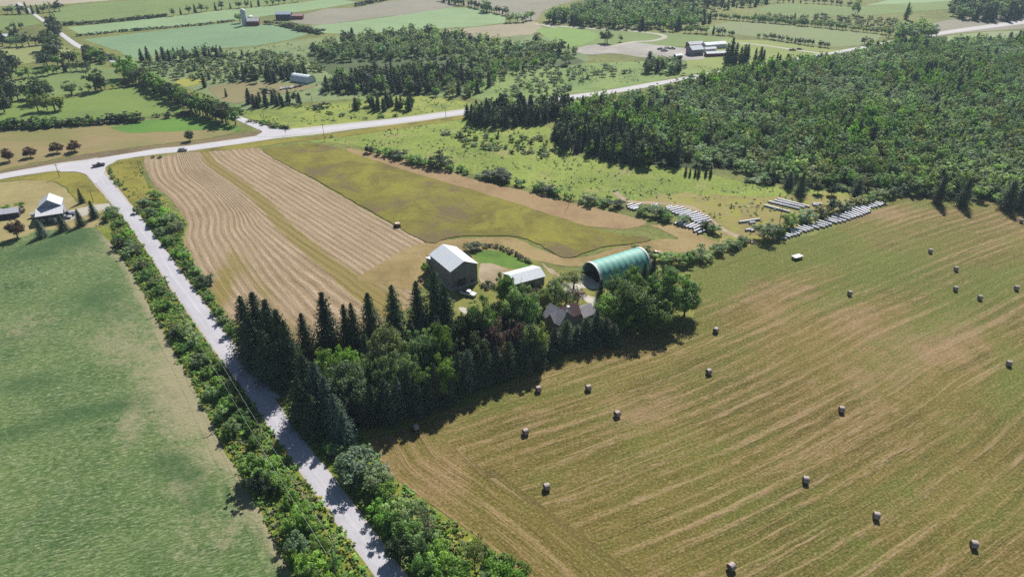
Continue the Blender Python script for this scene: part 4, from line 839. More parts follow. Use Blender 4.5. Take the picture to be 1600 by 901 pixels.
HEDGE2 = [(578, 224, 240, 15, 'dark'), (592, 228, 243, 14, 'green'), (607, 228, 246, 18, 'green'), (624, 232, 251, 24, 'dark'), (640, 238, 256, 20, 'green'), (655, 240, 260, 22, 'green'), (688, 232, 266, 30, 'dark'), (672, 244, 263, 18, 'green'), (704, 252, 268, 14, 'green'), (718, 256, 269, 14, 'green'), (728, 262, 272, 10, 'green'),
          (755, 264, 280, 20, 'willow'), (776, 262, 287, 32, 'dark'), (792, 268, 288, 22, 'dark'), (806, 276, 289, 10, 'willow'), (815, 276, 292, 14, 'willow'), (840, 280, 300, 20, 'green'), (858, 284, 305, 26, 'dark'), (872, 290, 308, 18, 'green'), (884, 298, 310, 8, 'green'), (893, 298, 312, 9, 'willow'),
          (920, 299, 322, 24, 'willow'), (943, 308, 323, 20, 'green'), (966, 310, 328, 22, 'dark'), (1008, 318, 338, 20, 'green'), (1028, 318, 344, 28, 'willow'), (1042, 324, 346, 18, 'green'), (1071, 334, 352, 20, 'willow'), (1108, 344, 362, 22, 'dark'), (1120, 348, 366, 18, 'green'),
          (1010, 384, 402, 20, 'green'), (1040, 390, 412, 28, 'green'), (1062, 396, 418, 24, 'bright'), (1080, 390, 416, 24, 'green'), (1100, 380, 410, 28, 'willow'), (1122, 376, 398, 22, 'greygreen'), (1145, 372, 392, 24, 'green'), (1166, 366, 382, 18, 'green'), (1154, 376, 388, 14, 'bright'), (995, 380, 392, 12, 'green'),
          (952, 302, 312, 9, 'green')]
for f, cat, tx, ty, by, wp, cl, lb in SG:
    nm = {'broad': 'broadleaf_tree', 'spruce': 'spruce_tree', 'shrub': 'field_shrub'}[f]
    plant_px(nm, f, tx, ty, by, wp, cl, lb, cat=cat, trunk='conifer' if f == 'spruce' else 'broad')
HEDGE2.sort()
for i, (tx, ty, by, wp, cl) in enumerate(HEDGE2):
    a = f'{ORD[i]} from the left along the strip beside the uncut field' if i < 24 else f'{ORD[i-24]} from the left near the silage tubes and hoop barn'
    plant_px('field_shrub', 'small_shrub' if wp < 15 else 'shrub', tx, ty-2, by+3, wp*1.25, cl, f'{bysize(wp)} {CW[cl]} shrub, {a}', cat='shrub', group='shrubs between meadow and mown strip', parts=wp >= 15)
# low hedge round the paddock
for i, (x, y) in enumerate([(758, 385), (766, 384), (775, 385), (783, 387), (791, 390), (798, 394), (806, 398), (813, 402), (820, 406), (827, 409), (754, 446), (760, 450), (764, 442), (770, 448)]):
    plant_px('low_shrub', 'small_shrub', x, y-7, y+4, 12, rnd.choice(['olive', 'dark', 'copper']), (f'low brownish shrub, {ORD[i]} from the left along the paddock edge' if i < 10 else f'low brownish shrub right of the barn, {ORD[i-10]} from the wall'), cat='shrub', group='low shrubs round the paddock', parts=False)

# ---- woods: points inside outlines; the nearest trees are objects, the rest is one mass
def scatter(poly, spacing, seed, jit=0.45, margin=None):
    A = np.array([P(*p) for p in poly]); r = random.Random(seed); out = []
    x0, y0 = A.min(0); x1, y1 = A.max(0); ny = int((y1-y0)/(spacing*0.87))+1; nx = int((x1-x0)/spacing)+1
    G = []
    for j in range(ny):
        for i in range(nx):
            G.append((x0+(i+0.5*(j % 2))*spacing+r.uniform(-jit, jit)*spacing, y0+j*spacing*0.87+r.uniform(-jit, jit)*spacing))
    G = np.array(G); return G[inside(G, A)]
WOODS = [  # outline, spacing, height, height spread, conifer share, colours, name
 ([(880, 190), (900, 172), (940, 160), (990, 152), (1040, 142), (1090, 132), (1140, 122), (1200, 110), (1280, 96), (1360, 80), (1440, 69), (1500, 68), (1600, 68), (1900, 66), (2000, 320), (1800, 319), (1600, 316), (1540, 313), (1480, 309), (1400, 302), (1340, 299), (1260, 293), (1180, 287), (1172, 270), (1120, 266), (1064, 254), (1030, 236), (960, 212), (900, 200)], 5.4, 9.2, 3.0, 0.16, ['green', 'willow', 'greygreen', 'green', 'willow', 'greygreen', 'olive'], 'main'),
 ([(726, 192), (760, 201), (800, 199), (836, 196), (890, 184), (900, 172), (870, 166), (820, 168), (770, 172), (728, 182)], 4.8, 9.5, 2.6, 0.6, ['dark', 'dark', 'willow'], 'block'),
 ([(862, 213), (878, 232), (900, 240), (960, 255), (1010, 262), (1058, 262), (1062, 246), (1030, 232), (980, 214), (930, 202), (880, 196)], 4.8, 9.5, 2.6, 0.6, ['dark', 'dark', 'dark', 'green'], 'block'),
 ([(499, 146), (540, 147), (620, 146), (640, 149), (680, 145), (700, 138), (730, 132), (740, 120), (700, 112), (620, 116), (560, 122), (516, 130)], 6.0, 9.5, 2.5, 0.45, ['dark', 'dark', 'green'], 'middle'),
 ([(640, 150), (700, 152), (730, 158), (760, 140), (800, 118), (840, 106), (790, 104), (750, 120), (720, 138)], 7.0, 8, 2, 0.15, ['green', 'greygreen', 'olive'], 'middle'),
 ([(690, 104), (760, 112), (800, 104), (880, 104), (900, 98), (840, 92), (760, 92), (700, 96)], 8, 7.5, 2, 0.05, ['green', 'pale', 'greygreen'], 'middle'),
 ([(478, 88), (500, 76), (560, 62), (600, 56), (640, 52), (700, 56), (740, 62), (800, 78), (850, 74), (900, 84), (900, 92), (840, 90), (760, 90), (690, 94), (640, 96), (560, 98), (510, 96)], 7.6, 8.5, 2.8, 0.08, ['willow', 'greygreen', 'dark', 'willow', 'pale'], 'middle'),
 ([(842, 36), (870, 26), (900, 18), (980, 8), (1040, 8), (1090, 24), (1110, 36), (1070, 50), (1000, 48), (900, 42)], 9, 12, 2, 0.15, ['willow', 'greygreen', 'green'], 'far'),
 ([(990, -2), (1100, -6), (1200, 0), (1200, 8), (1120, 18), (1060, 12), (1000, 8)], 10, 9, 3, 0.3, ['willow', 'dark'], 'far'),
 ([(545, 172), (600, 175), (640, 174), (648, 165), (600, 160), (556, 164)], 6, 7.5, 1.5, 0.8, ['dark', 'green'], 'middle'),
 ([(376, 168), (420, 170), (468, 164), (470, 156), (420, 158), (380, 162)], 6, 7.5, 1.5, 0.75, ['dark', 'green'], 'middle'),
 ([(364, 126), (400, 130), (440, 129), (478, 122), (480, 116), (420, 114), (370, 118)], 7, 8.5, 2, 0.8, ['dark'], 'middle'),
 ([(206, 95), (260, 92), (330, 86), (350, 84), (350, 92), (300, 98), (240, 100)], 7.5, 9.0, 2, 0.5, ['dark', 'willow'], 'middle'),
 ([(1008, 114), (1040, 116), (1068, 116), (1068, 108), (1040, 104), (1012, 106)], 6, 10, 2, 0.5, ['willow', 'dark'], 'middle'),
 ([(1500, 34), (1540, 36), (1600, 33), (1700, 20), (1700, -20), (1560, -20), (1500, -2), (1480, 18)], 10, 14, 4, 0.4, ['willow', 'dark'], 'far'),
 ([(1180, 34), (1300, 40), (1400, 52), (1440, 50), (1420, 36), (1340, 28), (1240, 26), (1180, 24)], 11, 5, 2, 0.1, ['olive', 'willow', 'pale'], 'scrub'),
 ([(1400, 66), (1460, 62), (1448, 52), (1400, 54), (1380, 60)], 8, 12, 3, 0.1, ['willow'], 'middle'),
 ([(-60, 116), (0, 118), (30, 112), (32, 100), (0, 96), (-60, 98)], 8, 10, 2, 0.3, ['dark'], 'far'),
 ([(190, 96), (200, 108), (240, 120), (300, 128), (340, 130), (480, 116), (500, 118), (510, 106), (470, 92), (440, 82), (380, 84), (340, 90), (280, 102), (230, 102)], 7.5, 4.2, 1.6, 0.08, ['pale', 'willow', 'olive', 'greygreen'], 'scrub'),
 ([(780, 158), (860, 150), (900, 142), (870, 134), (820, 132), (780, 140)], 8, 4.0, 1.5, 0.0, ['greygreen', 'willow'], 'scrub'),
 ([(800, 128), (880, 130), (960, 122), (1000, 112), (920, 104), (830, 106)], 9, 3.4, 1.2, 0.0, ['greygreen', 'willow', 'pale'], 'scrub'),
 ([(718, 196), (760, 206), (800, 214), (860, 218), (870, 236), (880, 240), (850, 248), (800, 242), (750, 236), (716, 226)], 6.2, 2.8, 0.9, 0.02, ['green', 'olive', 'willow', 'green'], 'scrub'),
]
inst = []; indiv = []
for wi, (poly, spc, h, hs, con, cols, nm) in enumerate(WOODS):
    for x, y in scatter(poly, spc, 300+wi):
        k = max(0.4, rnd.gauss(1, hs/h*0.6)); hh = h*min(1.5, k); isc = rnd.random() < con; c = rnd.choice(cols)
        # clumps of one kind: a slow field over the land decides
        fld = math.sin(x*0.045+1.3*math.sin(y*0.03))+math.cos(y*0.05+1.1*math.sin(x*0.04+2))
        if nm == 'main':
            edge_band = y < P(1300, 285)[1]
            isc = rnd.random() < (0.05+0.16*(fld > 0.9)+(0.05 if edge_band else 0)); c = 'willow' if (fld < -0.5 and rnd.random() < .7) else ('bright' if (fld > 0.7 and rnd.random() < .3) else rnd.choice(cols))
            hh *= 0.85+0.12*fld
        form = 'small_spruce' if isc else ('small_shrub' if nm == 'scrub' else 'small_broad')
        if form == 'small_broad' and rnd.random() < 0.09: form = 'thin' if rnd.random() < .7 else 'bare'
        wd = hh*(rnd.uniform(0.5, 0.72) if isc else (rnd.uniform(1.0, 1.6) if nm == 'scrub' else rnd.uniform(0.52, 0.78)))
        if nm in ('far', 'middle') and not isc: wd *= 1.25
        if nm == 'main' and not isc: wd = rnd.uniform(4.4, 7.4)*(1.25 if rnd.random() < .12 else 1)
        if form == 'bare': wd = hh*.45
        col = 'spruce' if isc else c
        inst.append((x, y, hh, wd, form, col, nm))
# nearest trees in the frame become objects
def in_frame(x, y):
    D = y*cp+CAM_H*sp_; u = 800+FPX*x/D; v = 450.5+FPX*(CAM_H*cp-y*sp_)/D; return -20 < u < 1615 and v > -5, u, v
inst.sort(key=lambda t: t[1]*cp)
NEAR = 280; n_obj = 0; rest = []
for (x, y, hh, wd, form, col, nm) in inst:
    ok, u, v = in_frame(x, y)
    if not ok and (u < -200 or u > 1800): continue
    if ok and nm != 'scrub' and n_obj < NEAR:
        ub = ['at its left tip', 'above the young conifers', 'above the silage tubes', 'above the hay wagon', 'near the right edge'][0 if u < 1040 else (1 if u < 1170 else (2 if u < 1320 else (3 if u < 1470 else 4)))]; vb = 'front rank' if v > 282 else ('second rank' if v > 265 else 'rear rank')
        zone = 'right hand wood' if nm == 'main' else 'dark conifer stand beside the meadow'
        band = 'on the hay field edge' if (nm == 'main' and v > 285) else ('deeper inside' if nm == 'main' else 'among its neighbours')
        kind = 'dark conifer' if 'spruce' in form else ('leafless grey tree' if form == 'bare' else CW[col]+' broadleaf tree')
        plant('forest_tree', form, x, y, hh, wd, LC[col], (f'{kind} in the {vb} of the right wood {ub}' if nm == 'main' else f'{kind} in the dark stand beside the meadow, ' + ('western part' if u < 900 else ('middle part' if u < 980 else 'eastern part')) + (' at the front' if v > 235 else '')), group='front trees of the woods', parts=False); n_obj += 1
    else: rest.append((x, y, hh, wd, form, col, nm))
# the mass of the woods as one object: points that carry tree shapes
def mass(name, pts, label=None):
    """pts: x, y, height, width, form, colour"""
    combos = sorted({(p[4], p[5]) for p in pts}); protos = bpy.data.collections.new(name+'_shapes'); names = []
    k = 0; idx = {}
    for form, col in combos:
        for j, me in enumerate(PB[form]):
            o = bpy.data.objects.new('%s_%03d' % (name, k), me); o.color = LC[col]; protos.objects.link(o); idx[(form, col, j)] = k; k += 1
    V = np.array([(p[0], p[1], 0.0) for p in pts]); me = bpy.data.meshes.new(name); me.vertices.add(len(V)); me.vertices.foreach_set('co', V.astype(np.float32).ravel())
    a = me.attributes.new('pick', 'INT', 'POINT'); a.data.foreach_set('value', np.array([idx[(p[4], p[5], rnd.randrange(len(PB[p[4]])))] for p in pts], dtype=np.int32))
    a = me.attributes.new('size', 'FLOAT_VECTOR', 'POINT'); a.data.foreach_set('vector', np.array([(p[3], p[3]*rnd.uniform(.85, 1.15), p[2]) for p in pts], dtype=np.float32).ravel())
    a = me.attributes.new('turn', 'FLOAT_VECTOR', 'POINT'); a.data.foreach_set('vector', np.array([(0, 0, rnd.uniform(0, 6.28)) for p in pts], dtype=np.float32).ravel())
    a = me.attributes.new('leafcol', 'FLOAT_VECTOR', 'POINT'); a.data.foreach_set('vector', np.array([vary(LC[p[5]])[:3] for p in pts], dtype=np.float32).ravel())
    a = me.attributes.new('instd', 'FLOAT', 'POINT'); a.data.foreach_set('value', np.ones(len(pts), dtype=np.float32))
    a = me.attributes.new('hue', 'FLOAT', 'POINT'); a.data.foreach_set('value', np.array([max(0, rnd.gauss(0.0, 0.3)) for p in pts], dtype=np.float32))
    o = link(name, me); ng = bpy.data.node_groups.new(name, 'GeometryNodeTree')
    ng.interface.new_socket('Geometry', in_out='INPUT', socket_type='NodeSocketGeometry'); ng.interface.new_socket('Geometry', in_out='OUTPUT', socket_type='NodeSocketGeometry')
    N = ng.nodes; L = ng.links; gi = N.new('NodeGroupInput'); go = N.new('NodeGroupOutput'); ip = N.new('GeometryNodeInstanceOnPoints'); ci = N.new('GeometryNodeCollectionInfo')
    ci.inputs['Collection'].default_value = protos; ci.inputs['Separate Children'].default_value = True; ci.inputs['Reset Children'].default_value = True
    def at(nm, ty):
        n = N.new('GeometryNodeInputNamedAttribute'); n.data_type = ty; n.inputs[0].default_value = nm; return n.outputs[0]
    L.new(gi.outputs[0], ip.inputs['Points']); L.new(ci.outputs[0], ip.inputs['Instance']); ip.inputs['Pick Instance'].default_value = True
    L.new(at('pick', 'INT'), ip.inputs['Instance Index']); L.new(at('size', 'FLOAT_VECTOR'), ip.inputs['Scale'])
    er = N.new('FunctionNodeEulerToRotation'); L.new(at('turn', 'FLOAT_VECTOR'), er.inputs[0]); L.new(er.outputs[0], ip.inputs['Rotation'])
    L.new(ip.outputs[0], go.inputs[0])
    md = o.modifiers.new('scatter', 'NODES'); md.node_group = ng
    o['kind'] = 'stuff'
    if label: o['label'] = label
    return o
mass('woodland', rest, 'mass of mixed woodland covering the land beyond the farm')
print('INDIVIDUAL', n_obj, 'MASS', len(rest))

# ---- hedgerow and single trees far off (objects): line, height, spacing, colours, conifer share, label
HR = [
 ([(8, 178), (20, 150)], 14, 12, ['dark'], .2, 'big dark tree at the left edge above the brown field'),
 ([(10, 108), (18, 130)], 13, 12, ['dark', 'green'], .2, 'big dark tree at the left edge between the green fields'),
 ([(52, 160), (64, 160), (74, 160)], 12, 6, ['dark', 'green'], .1, 'spreading dark tree in the middle of the left fields'),
 ([(112, 150), (120, 150)], 12, 9, ['willow'], 0, 'tall grey-green tree in the left fields beside the boundary'),
 ([(150, 142), (158, 141), (164, 141)], 14, 5, ['dark'], .2, 'tall dark tree in the left fields near the side road'),
 ([(56, 174), (66, 173), (84, 173), (96, 175)], 10, 6, ['dark', 'olive'], .1, 'wide dark tree clump below the left fields'),
 ([(22, 62), (30, 66)], 10, 7, ['dark'], .1, 'dark tree by the far red barn'),
 ([(78, 78), (84, 80), (88, 92)], 13, 6, ['dark'], .2, 'dark tall tree left of the side road'),
 ([(80, 44), (86, 48), (88, 54), (92, 60)], 11, 6, ['dark'], .2, 'dark tree crowding the upper side road'),
 ([(136, 84), (142, 88), (150, 92), (158, 96), (166, 100)], 6, 5, ['dark', 'green'], .1, 'tree on the lower bank of the side road'),
 ([(130, 74), (150, 82), (170, 90), (184, 96)], 3, 8, ['dark', 'green'], 0, 'bush on the right bank of the upper side road'),
 ([(268, 26), (300, 21), (330, 17), (400, 11), (470, 3)], 7.5, 11, ['willow', 'dark'], .2, 'tree in the far hedgerow above the pale green field'),
 ([(98, 40), (150, 37), (200, 32), (262, 26)], 3.4, 5, ['dark'], 0, 'low tree in the far hedgerow right of the side road'),
 ([(120, 57), (150, 54), (180, 51), (250, 45), (320, 39), (368, 33)], 2.4, 5.5, ['dark'], 0, 'low bush in the field boundary below the silo'),
 ([(432, 40), (445, 41), (460, 44), (478, 49), (500, 53)], 4.5, 9, ['dark', 'green'], 0, 'tree along the boundary running down from the silo farm'),
 ([(8, 22), (50, 22), (98, 17)], 9, 7, ['dark', 'willow'], .2, 'tree in the far left hedgerow beyond the side road end'),
 ([(18, 46), (36, 46)], 8, 10, ['dark'], .2, 'tree in the short row at the far left'),
 ([(556, 10), (584, 4), (610, -1)], 4.5, 9, ['dark'], 0, 'tree in the hedgerow at the top middle'),
 ([(688, 2), (712, 8), (735, 11), (760, 18), (790, 24)], 7, 6, ['dark', 'willow'], .2, 'tree in the hedgerow beyond the light green field'),
 ([(792, 36), (806, 35), (820, 34), (832, 31)], 9, 8, ['willow'], 0, 'tall tree in the row beside the stubble field'),
 ([(1066, 51), (1090, 52), (1120, 54), (1150, 57)], 6, 7, ['dark', 'green'], .1, 'tree in the hedge left of the far pole line'),
 ([(1184, 59), (1215, 63), (1250, 69), (1300, 76)], 5, 5, ['dark'], .1, 'tree in the hedge above the far lane'),
 ([(1100, 28), (1150, 32), (1200, 36), (1260, 41), (1330, 48), (1392, 55)], 5.5, 4.5, ['willow', 'green'], 0, 'tree in the long far hedge at upper right'),
 ([(1210, 4), (1280, 6), (1340, 11)], 6, 9, ['dark'], .3, 'tree in the hedge at the top right'),
 ([(0, 72), (40, 73), (76, 69)], 9, 8, ['dark', 'willow'], .1, 'tree in the left hedgerow beside the side road'),
 ([(64, 104), (100, 102), (130, 98), (166, 94)], 9, 5.5, ['dark', 'green'], .1, 'tree in the left hedgerow second from the top'),
 ([(32, 124), (74, 118), (105, 112), (142, 110)], 7, 5.5, ['dark', 'green'], .1, 'bushy tree in the third left hedgerow'),
 ([(0, 157), (28, 157), (60, 152), (84, 150)], 10, 6, ['dark'], .1, 'tree in the left hedgerow above the green field'),
 ([(110, 147), (150, 142), (200, 135), (225, 134)], 5, 6, ['dark', 'green'], 0, 'low tree in the boundary left of the side road'),
 ([(0, 201), (60, 198), (140, 194), (215, 188)], 4.9, 5, ['dark', 'green'], 0, 'low bush on the boundary above the brown field'),
 ([(236, 182), (256, 184), (300, 180)], 3.2, 14, ['dark'], 0, 'small round bush on the field boundary below the side road trees'),
 ([(196, 120), (210, 128), (218, 132)], 13, 5, ['green', 'dark'], .2, 'big tree beside the side road at its upper bend'),
 ([(224, 128), (236, 138), (248, 146), (262, 152), (276, 160), (288, 166)], 10, 4.5, ['green', 'dark', 'willow'], .1, 'tree in the thick row left of the side road'),
 ([(296, 172), (312, 178), (328, 184), (342, 188), (352, 194), (368, 196)], 10, 4.2, ['dark', 'green'], .1, 'dark tree in the thick row at the lower side road'),
 ([(330, 164), (346, 170), (362, 174), (376, 178)], 4, 6, ['green', 'dark'], 0, 'bush on the right bank of the side road'),
 ([(388, 190), (410, 194), (430, 199), (455, 202)], 2.2, 6, ['green', 'olive'], 0, 'weedy bush on the bank of the road junction'),
 ([(290, 106), (312, 108), (330, 110)], 4.5, 30, ['dark'], 1, 'small conifer in the scrub above the olive strip'),
 ([(306, 137), (334, 138)], 8, 30, ['spruce'], 1, 'conifer beside the brown clearing'),
 ([(336, 150), (371, 152)], 5, 40, ['dark'], .5, 'small dark tree on the brown clearing'),
 ([(414, 144), (432, 147)], 4, 12, ['dark'], 0, 'small tree beside the row of cars'),
 ([(1132, 98), (1146, 99), (1158, 98), (1168, 96)], 14, 5, ['spruce'], 1, 'tall spruce in the group right of the far farm'),
 ([(1176, 96), (1188, 98), (1198, 97)], 12, 5, ['spruce'], 1, 'tall spruce in the second group beyond the far lane'),
 ([(1210, 96), (1216, 97)], 9, 12, ['spruce'], 1, 'single spruce at the end of the second group beyond the lane'),
 ([(944, 67), (950, 68)], 11, 5, ['dark'], .5, 'dark tree beside the gravel tracks left of the far farm'),
 ([(969, 65), (972, 66)], 5, 20, ['dark'], 0, 'small dark tree right of the taller one by the gravel tracks'),
 ([(1330, 22), (1342, 25)], 15, 6, ['willow'], .2, 'tall thin tree in the far scrub at upper right'),
 ([(1412, 30), (1418, 31)], 15, 6, ['willow'], .2, 'tall thin tree in the scrub left of the far road'),
 ([(1436, 52), (1440, 53)], 16, 8, ['willow'], .1, 'tall poplar at the end of the hidden stretch of road'),
 ([(1345, 70), (1358, 72)], 6, 8, ['dark'], .2, 'small dark tree at the corner of the mauve field'),
 ([(758, 19), (764, 20)], 12, 8, ['willow'], 0, 'large single tree at the far hedge corner, top middle'),
 ([(374, 36), (378, 37)], 10, 8, ['willow'], 0, 'round tree left of the far silo'),
 ([(414, 38), (424, 38)], 4, 8, ['dark'], 0, 'small tree between the two far barns'),
 ([(690, 208), (760, 232), (800, 232), (838, 240), (868, 243)], 2.2, 15, ['green', 'willow'], 0, 'scattered bush on the bright meadow'),
 ([(1064, 272), (1078, 274), (1086, 276), (1108, 276), (1118, 276)], 4.6, 5, ['spruce'], 1, 'young conifer on the meadow in front of the wood'),
 ([(440, 164), (486, 170), (520, 180), (580, 186), (630, 180)], 1.8, 16, ['green', 'willow'], 0, 'low bush on the meadow above the paved road'),
 ([(498, 168), (506, 169)], 3.4, 12, ['dark'], 0, 'dark round bush on the meadow above the paved road'),
 ([(170, 262), (178, 278), (190, 292), (200, 300)], 1.4, 7, ['olive', 'green'], 0, 'weedy bush on the verge below the junction'),
 ([(230, 249), (246, 246), (260, 243.5)], 1.6, 6, ['greygreen'], 0, 'pale bush on the verge between the paved road and windrowed field'),
]
for li, (pts, h, spc, cols, con, lb) in enumerate(HR):
    c = np.array([P(*p) for p in pts]); s = np.r_[0, np.cumsum(np.hypot(*(np.diff(c, axis=0).T)))]; spc *= (0.7 if h >= 5 else 0.55); n = max(2 if len(pts) > 1 and s[-1] > spc else 1, int(s[-1]/spc))
    for i in range(n):
        t = (i+0.5)/n*s[-1]; x = np.interp(t, s, c[:, 0])+rnd.gauss(0, .8); y = np.interp(t, s, c[:, 1])+rnd.gauss(0, .8)
        hh = h*rnd.uniform(.8, 1.4); isc = rnd.random() < con; form = 'small_spruce' if isc else ('small_shrub' if h < 5 else 'small_broad')
        wd = hh*(rnd.uniform(.4, .5) if isc else (rnd.uniform(1.4, 2.4) if h < 5 else rnd.uniform(.7, 1.0)))
        if 'thin' in lb or 'poplar' in lb: wd = hh*.38
        col = 'spruce' if isc else rnd.choice(cols)
        kind = 'conifer' if isc else CW[col]
        nm = 'hedgerow_tree' if h >= 5 else 'hedgerow_bush'
        plant(nm, form, float(x), float(y), hh, wd, LC[col], (lb if n == 1 else (lb if len(lb.split()) > 13 else kind+' '+lb.replace('dark ', '').replace('grey-green ', '').replace('pale bush', 'bush'))), cat='tree' if h >= 5 else 'bush', group=lb.split(' in the ')[0].split(' on the ')[0]+'s, line %s' % ORD[li % 30] if False else ('trees and bushes of the far hedgerows'), parts=False)

# ---- weeds and low growth: uncountable
def weeds(name, polys, spacing, hr, cols, seed, label):
    pts = []
    for k, pl in enumerate(polys):
        for x, y in scatter(pl, spacing, seed+k, 0.5):
            cl_ = math.sin(x*0.11+2*math.sin(y*0.07+k))*math.cos(y*0.13+1.7*math.sin(x*0.05))+0.5*math.sin(x*0.37+y*0.29)
            if spacing > 1.5 and rnd.random() > 0.28+0.75*cl_: continue
            if rnd.random() < 0.15: continue
            pts.append((x, y, rnd.uniform(*hr), rnd.uniform(*hr)*rnd.uniform(1.2, 2.2), 'tuft', rnd.choice(cols)))
    return mass(name, pts, label)
L_STRIP = [(176, 352), (172, 320), (188, 336), (215, 372), (260, 442), (303, 507), (348, 570), (398, 637), (446, 706), (505, 790), (548, 850), (590, 915), (540, 1000), (470, 930), (447, 880), (397, 780), (347, 690), (302, 600), (252, 510), (207, 424), (176, 384)]
R_STRIP = [(208, 322), (240, 332), (272, 332), (290, 350), (285, 378), (300, 410), (328, 456), (354, 496), (400, 545), (470, 650), (560, 676), (582, 696), (610, 746), (698, 810), (788, 876), (900, 1000), (770, 1030), (640, 898), (592, 831), (524, 741), (468, 671), (440, 630), (382, 556), (352, 512), (298, 440), (252, 378), (214, 332)]
weeds('roadside_weeds', [L_STRIP, R_STRIP], 1.0, (0.4, 1.3), ['bright', 'olive', 'green', 'yellow', 'green'], 900, 'tall weeds growing along both sides of the gravel road')
weeds('meadow_weeds', [[(500, 214), (722, 190), (760, 204), (860, 206), (880, 238), (960, 258), (1160, 288), (1370, 308), (1280, 330), (1180, 312), (990, 312), (930, 318), (860, 298), (700, 262), (560, 228)], [(380, 176), (640, 152), (730, 162), (722, 170), (550, 191), (440, 201)],
      [(800, 150), (900, 140), (1050, 120), (1130, 106), (1010, 98), (830, 108), (740, 140)], [(1010, 316), (1180, 312), (1260, 308), (1330, 312), (1200, 376), (1130, 376), (1090, 336)]], 2.6, (0.25, 1.1), ['green', 'olive', 'bright', 'pale'], 930, 'rough weeds tufting the meadows')
weeds('yard_weeds', [[(440, 560), (600, 540), (740, 470), (900, 500), (1070, 500), (960, 535), (800, 590), (640, 660), (560, 690), (470, 650)], [(176, 256), (222, 252), (230, 285), (262, 316), (236, 330), (205, 318)], [(745, 446), (760, 440), (800, 432), (800, 450), (770, 462), (750, 456)], [(1075, 500), (1095, 470), (1080, 440), (1076, 420), (1180, 378), (1200, 372), (1130, 390), (1060, 410)]], 1.7, (0.3, 0.9), ['green', 'olive', 'bright'], 960, 'weeds under the garden trees and at the field corners')
weeds('scrub_growth', [[(190, 96), (260, 84), (330, 80), (470, 66), (500, 110), (480, 122), (420, 128), (330, 130), (250, 118)], [(430, 150), (520, 128), (640, 150), (480, 158)], [(880, 104), (1010, 94), (1060, 92), (1000, 104), (900, 112)]], 5.0, (0.6, 1.8), ['pale', 'willow', 'olive', 'greygreen'], 980, 'low scrub on the wet land beyond the road')
# ------------------------------------------------------------------ buildings
def stripes_mat(name, c1, c2, freq, axis=0, rough=0.5, metal=0.0, spec=0.4, bump=0.03, stain=0.25, stainc=None):
    """boards or ribbed sheet metal: fine stripes along one local axis, with stains"""
    q = NT(name); p = q.tex(); sx = q.n('ShaderNodeSeparateXYZ'); q.t.links.new(p, sx.inputs[0])
    x = sx.outputs[axis] if axis < 2 else q.math('ADD', sx.outputs[0], sx.outputs[1])
    wv = q.math('SINE', q.math('MULTIPLY', x, freq)); n = q.noise(p, 0.9, 5, 0.7); nb = q.noise(q.comb(q.math('MULTIPLY', x, freq/6.28), 0.0), 1.0, 0)
    c = q.mix(q.mapr(nb, 0.35, 0.65), c1, c2)
    c = q.mix(q.mapr(n, 0.5, 0.8, 0, stain), c, stainc or tuple(v*0.6 for v in c1[:3])+(1,))
    q.t.links.new(c, q.b.inputs['Base Color']); q.b.inputs['Roughness'].default_value = rough; q.b.inputs['Metallic'].default_value = metal; q.b.inputs['Specular IOR Level'].default_value = spec
    q.bump(wv, bump); return q.m
M_WHITEROOF = stripes_mat('white_metal_roof', (0.72, 0.77, 0.82, 1), (0.80, 0.83, 0.87, 1), 20, 0, 0.35, stain=0.35, stainc=(0.5, 0.5, 0.5, 1))
M_GREYBOARD = stripes_mat('weathered_boards', (0.19, 0.19, 0.205, 1), (0.27, 0.265, 0.28, 1), 26, 2, 0.9, bump=0.04, stain=0.5)
M_BARNRED = stripes_mat('red_boards', (0.22, 0.07, 0.06, 1), (0.27, 0.09, 0.08, 1), 26, 2, 0.9, bump=0.04)
M_DARKBOARD = stripes_mat('dark_boards', (0.06, 0.055, 0.06, 1), (0.09, 0.08, 0.085, 1), 26, 2, 0.9, bump=0.04)
M_SHINGLE = stripes_mat('grey_shingles', (0.34, 0.32, 0.35, 1), (0.46, 0.44, 0.47, 1), 22, 1, 0.9, stain=0.5)
M_BROWNROOF = stripes_mat('red_brown_shingles', (0.15, 0.08, 0.088, 1), (0.19, 0.105, 0.11, 1), 22, 1, 0.9, stain=0.4)
M_PALEROOF = stripes_mat('pale_roofing', (0.48, 0.52, 0.60, 1), (0.56, 0.60, 0.66, 1), 18, 0, 0.6)
M_LILACROOF = stripes_mat('light_grey_roof', (0.50, 0.50, 0.56, 1), (0.60, 0.60, 0.64, 1), 18, 0, 0.6)
M_BLUEROOF = stripes_mat('blue_metal_roof', (0.20, 0.27, 0.42, 1), (0.24, 0.32, 0.48, 1), 18, 0, 0.5)
M_BRICK = simple_mat('grey_brick_wall', (0.26, 0.23, 0.24, 1), 0.9, 0.2, 2, lin=True)
M_DARKWALL = simple_mat('dark_siding', (0.05, 0.055, 0.075, 1), 0.8, 0.15, 2, lin=True)
M_WHITEWALL = simple_mat('white_siding', (0.62, 0.62, 0.64, 1), 0.7, 0.06, 1, lin=True)
M_GREYWALL = simple_mat('grey_siding', (0.30, 0.32, 0.38, 1), 0.8, 0.1, 1, lin=True)
M_GLASS = simple_mat('window_glass', (0.03, 0.035, 0.045, 1), 0.12, 0.05, 1, spec=0.6, lin=True)
M_TRIM = simple_mat('white_trim', (0.7, 0.7, 0.7, 1), 0.6, 0.04, 1, lin=True)
M_CONC = simple_mat('concrete', (0.42, 0.41, 0.39, 1), 0.9, 0.12, 1, lin=True)
M_RUBBER = simple_mat('rubber', (0.02, 0.02, 0.02, 1), 0.8, 0.1, 4, lin=True)
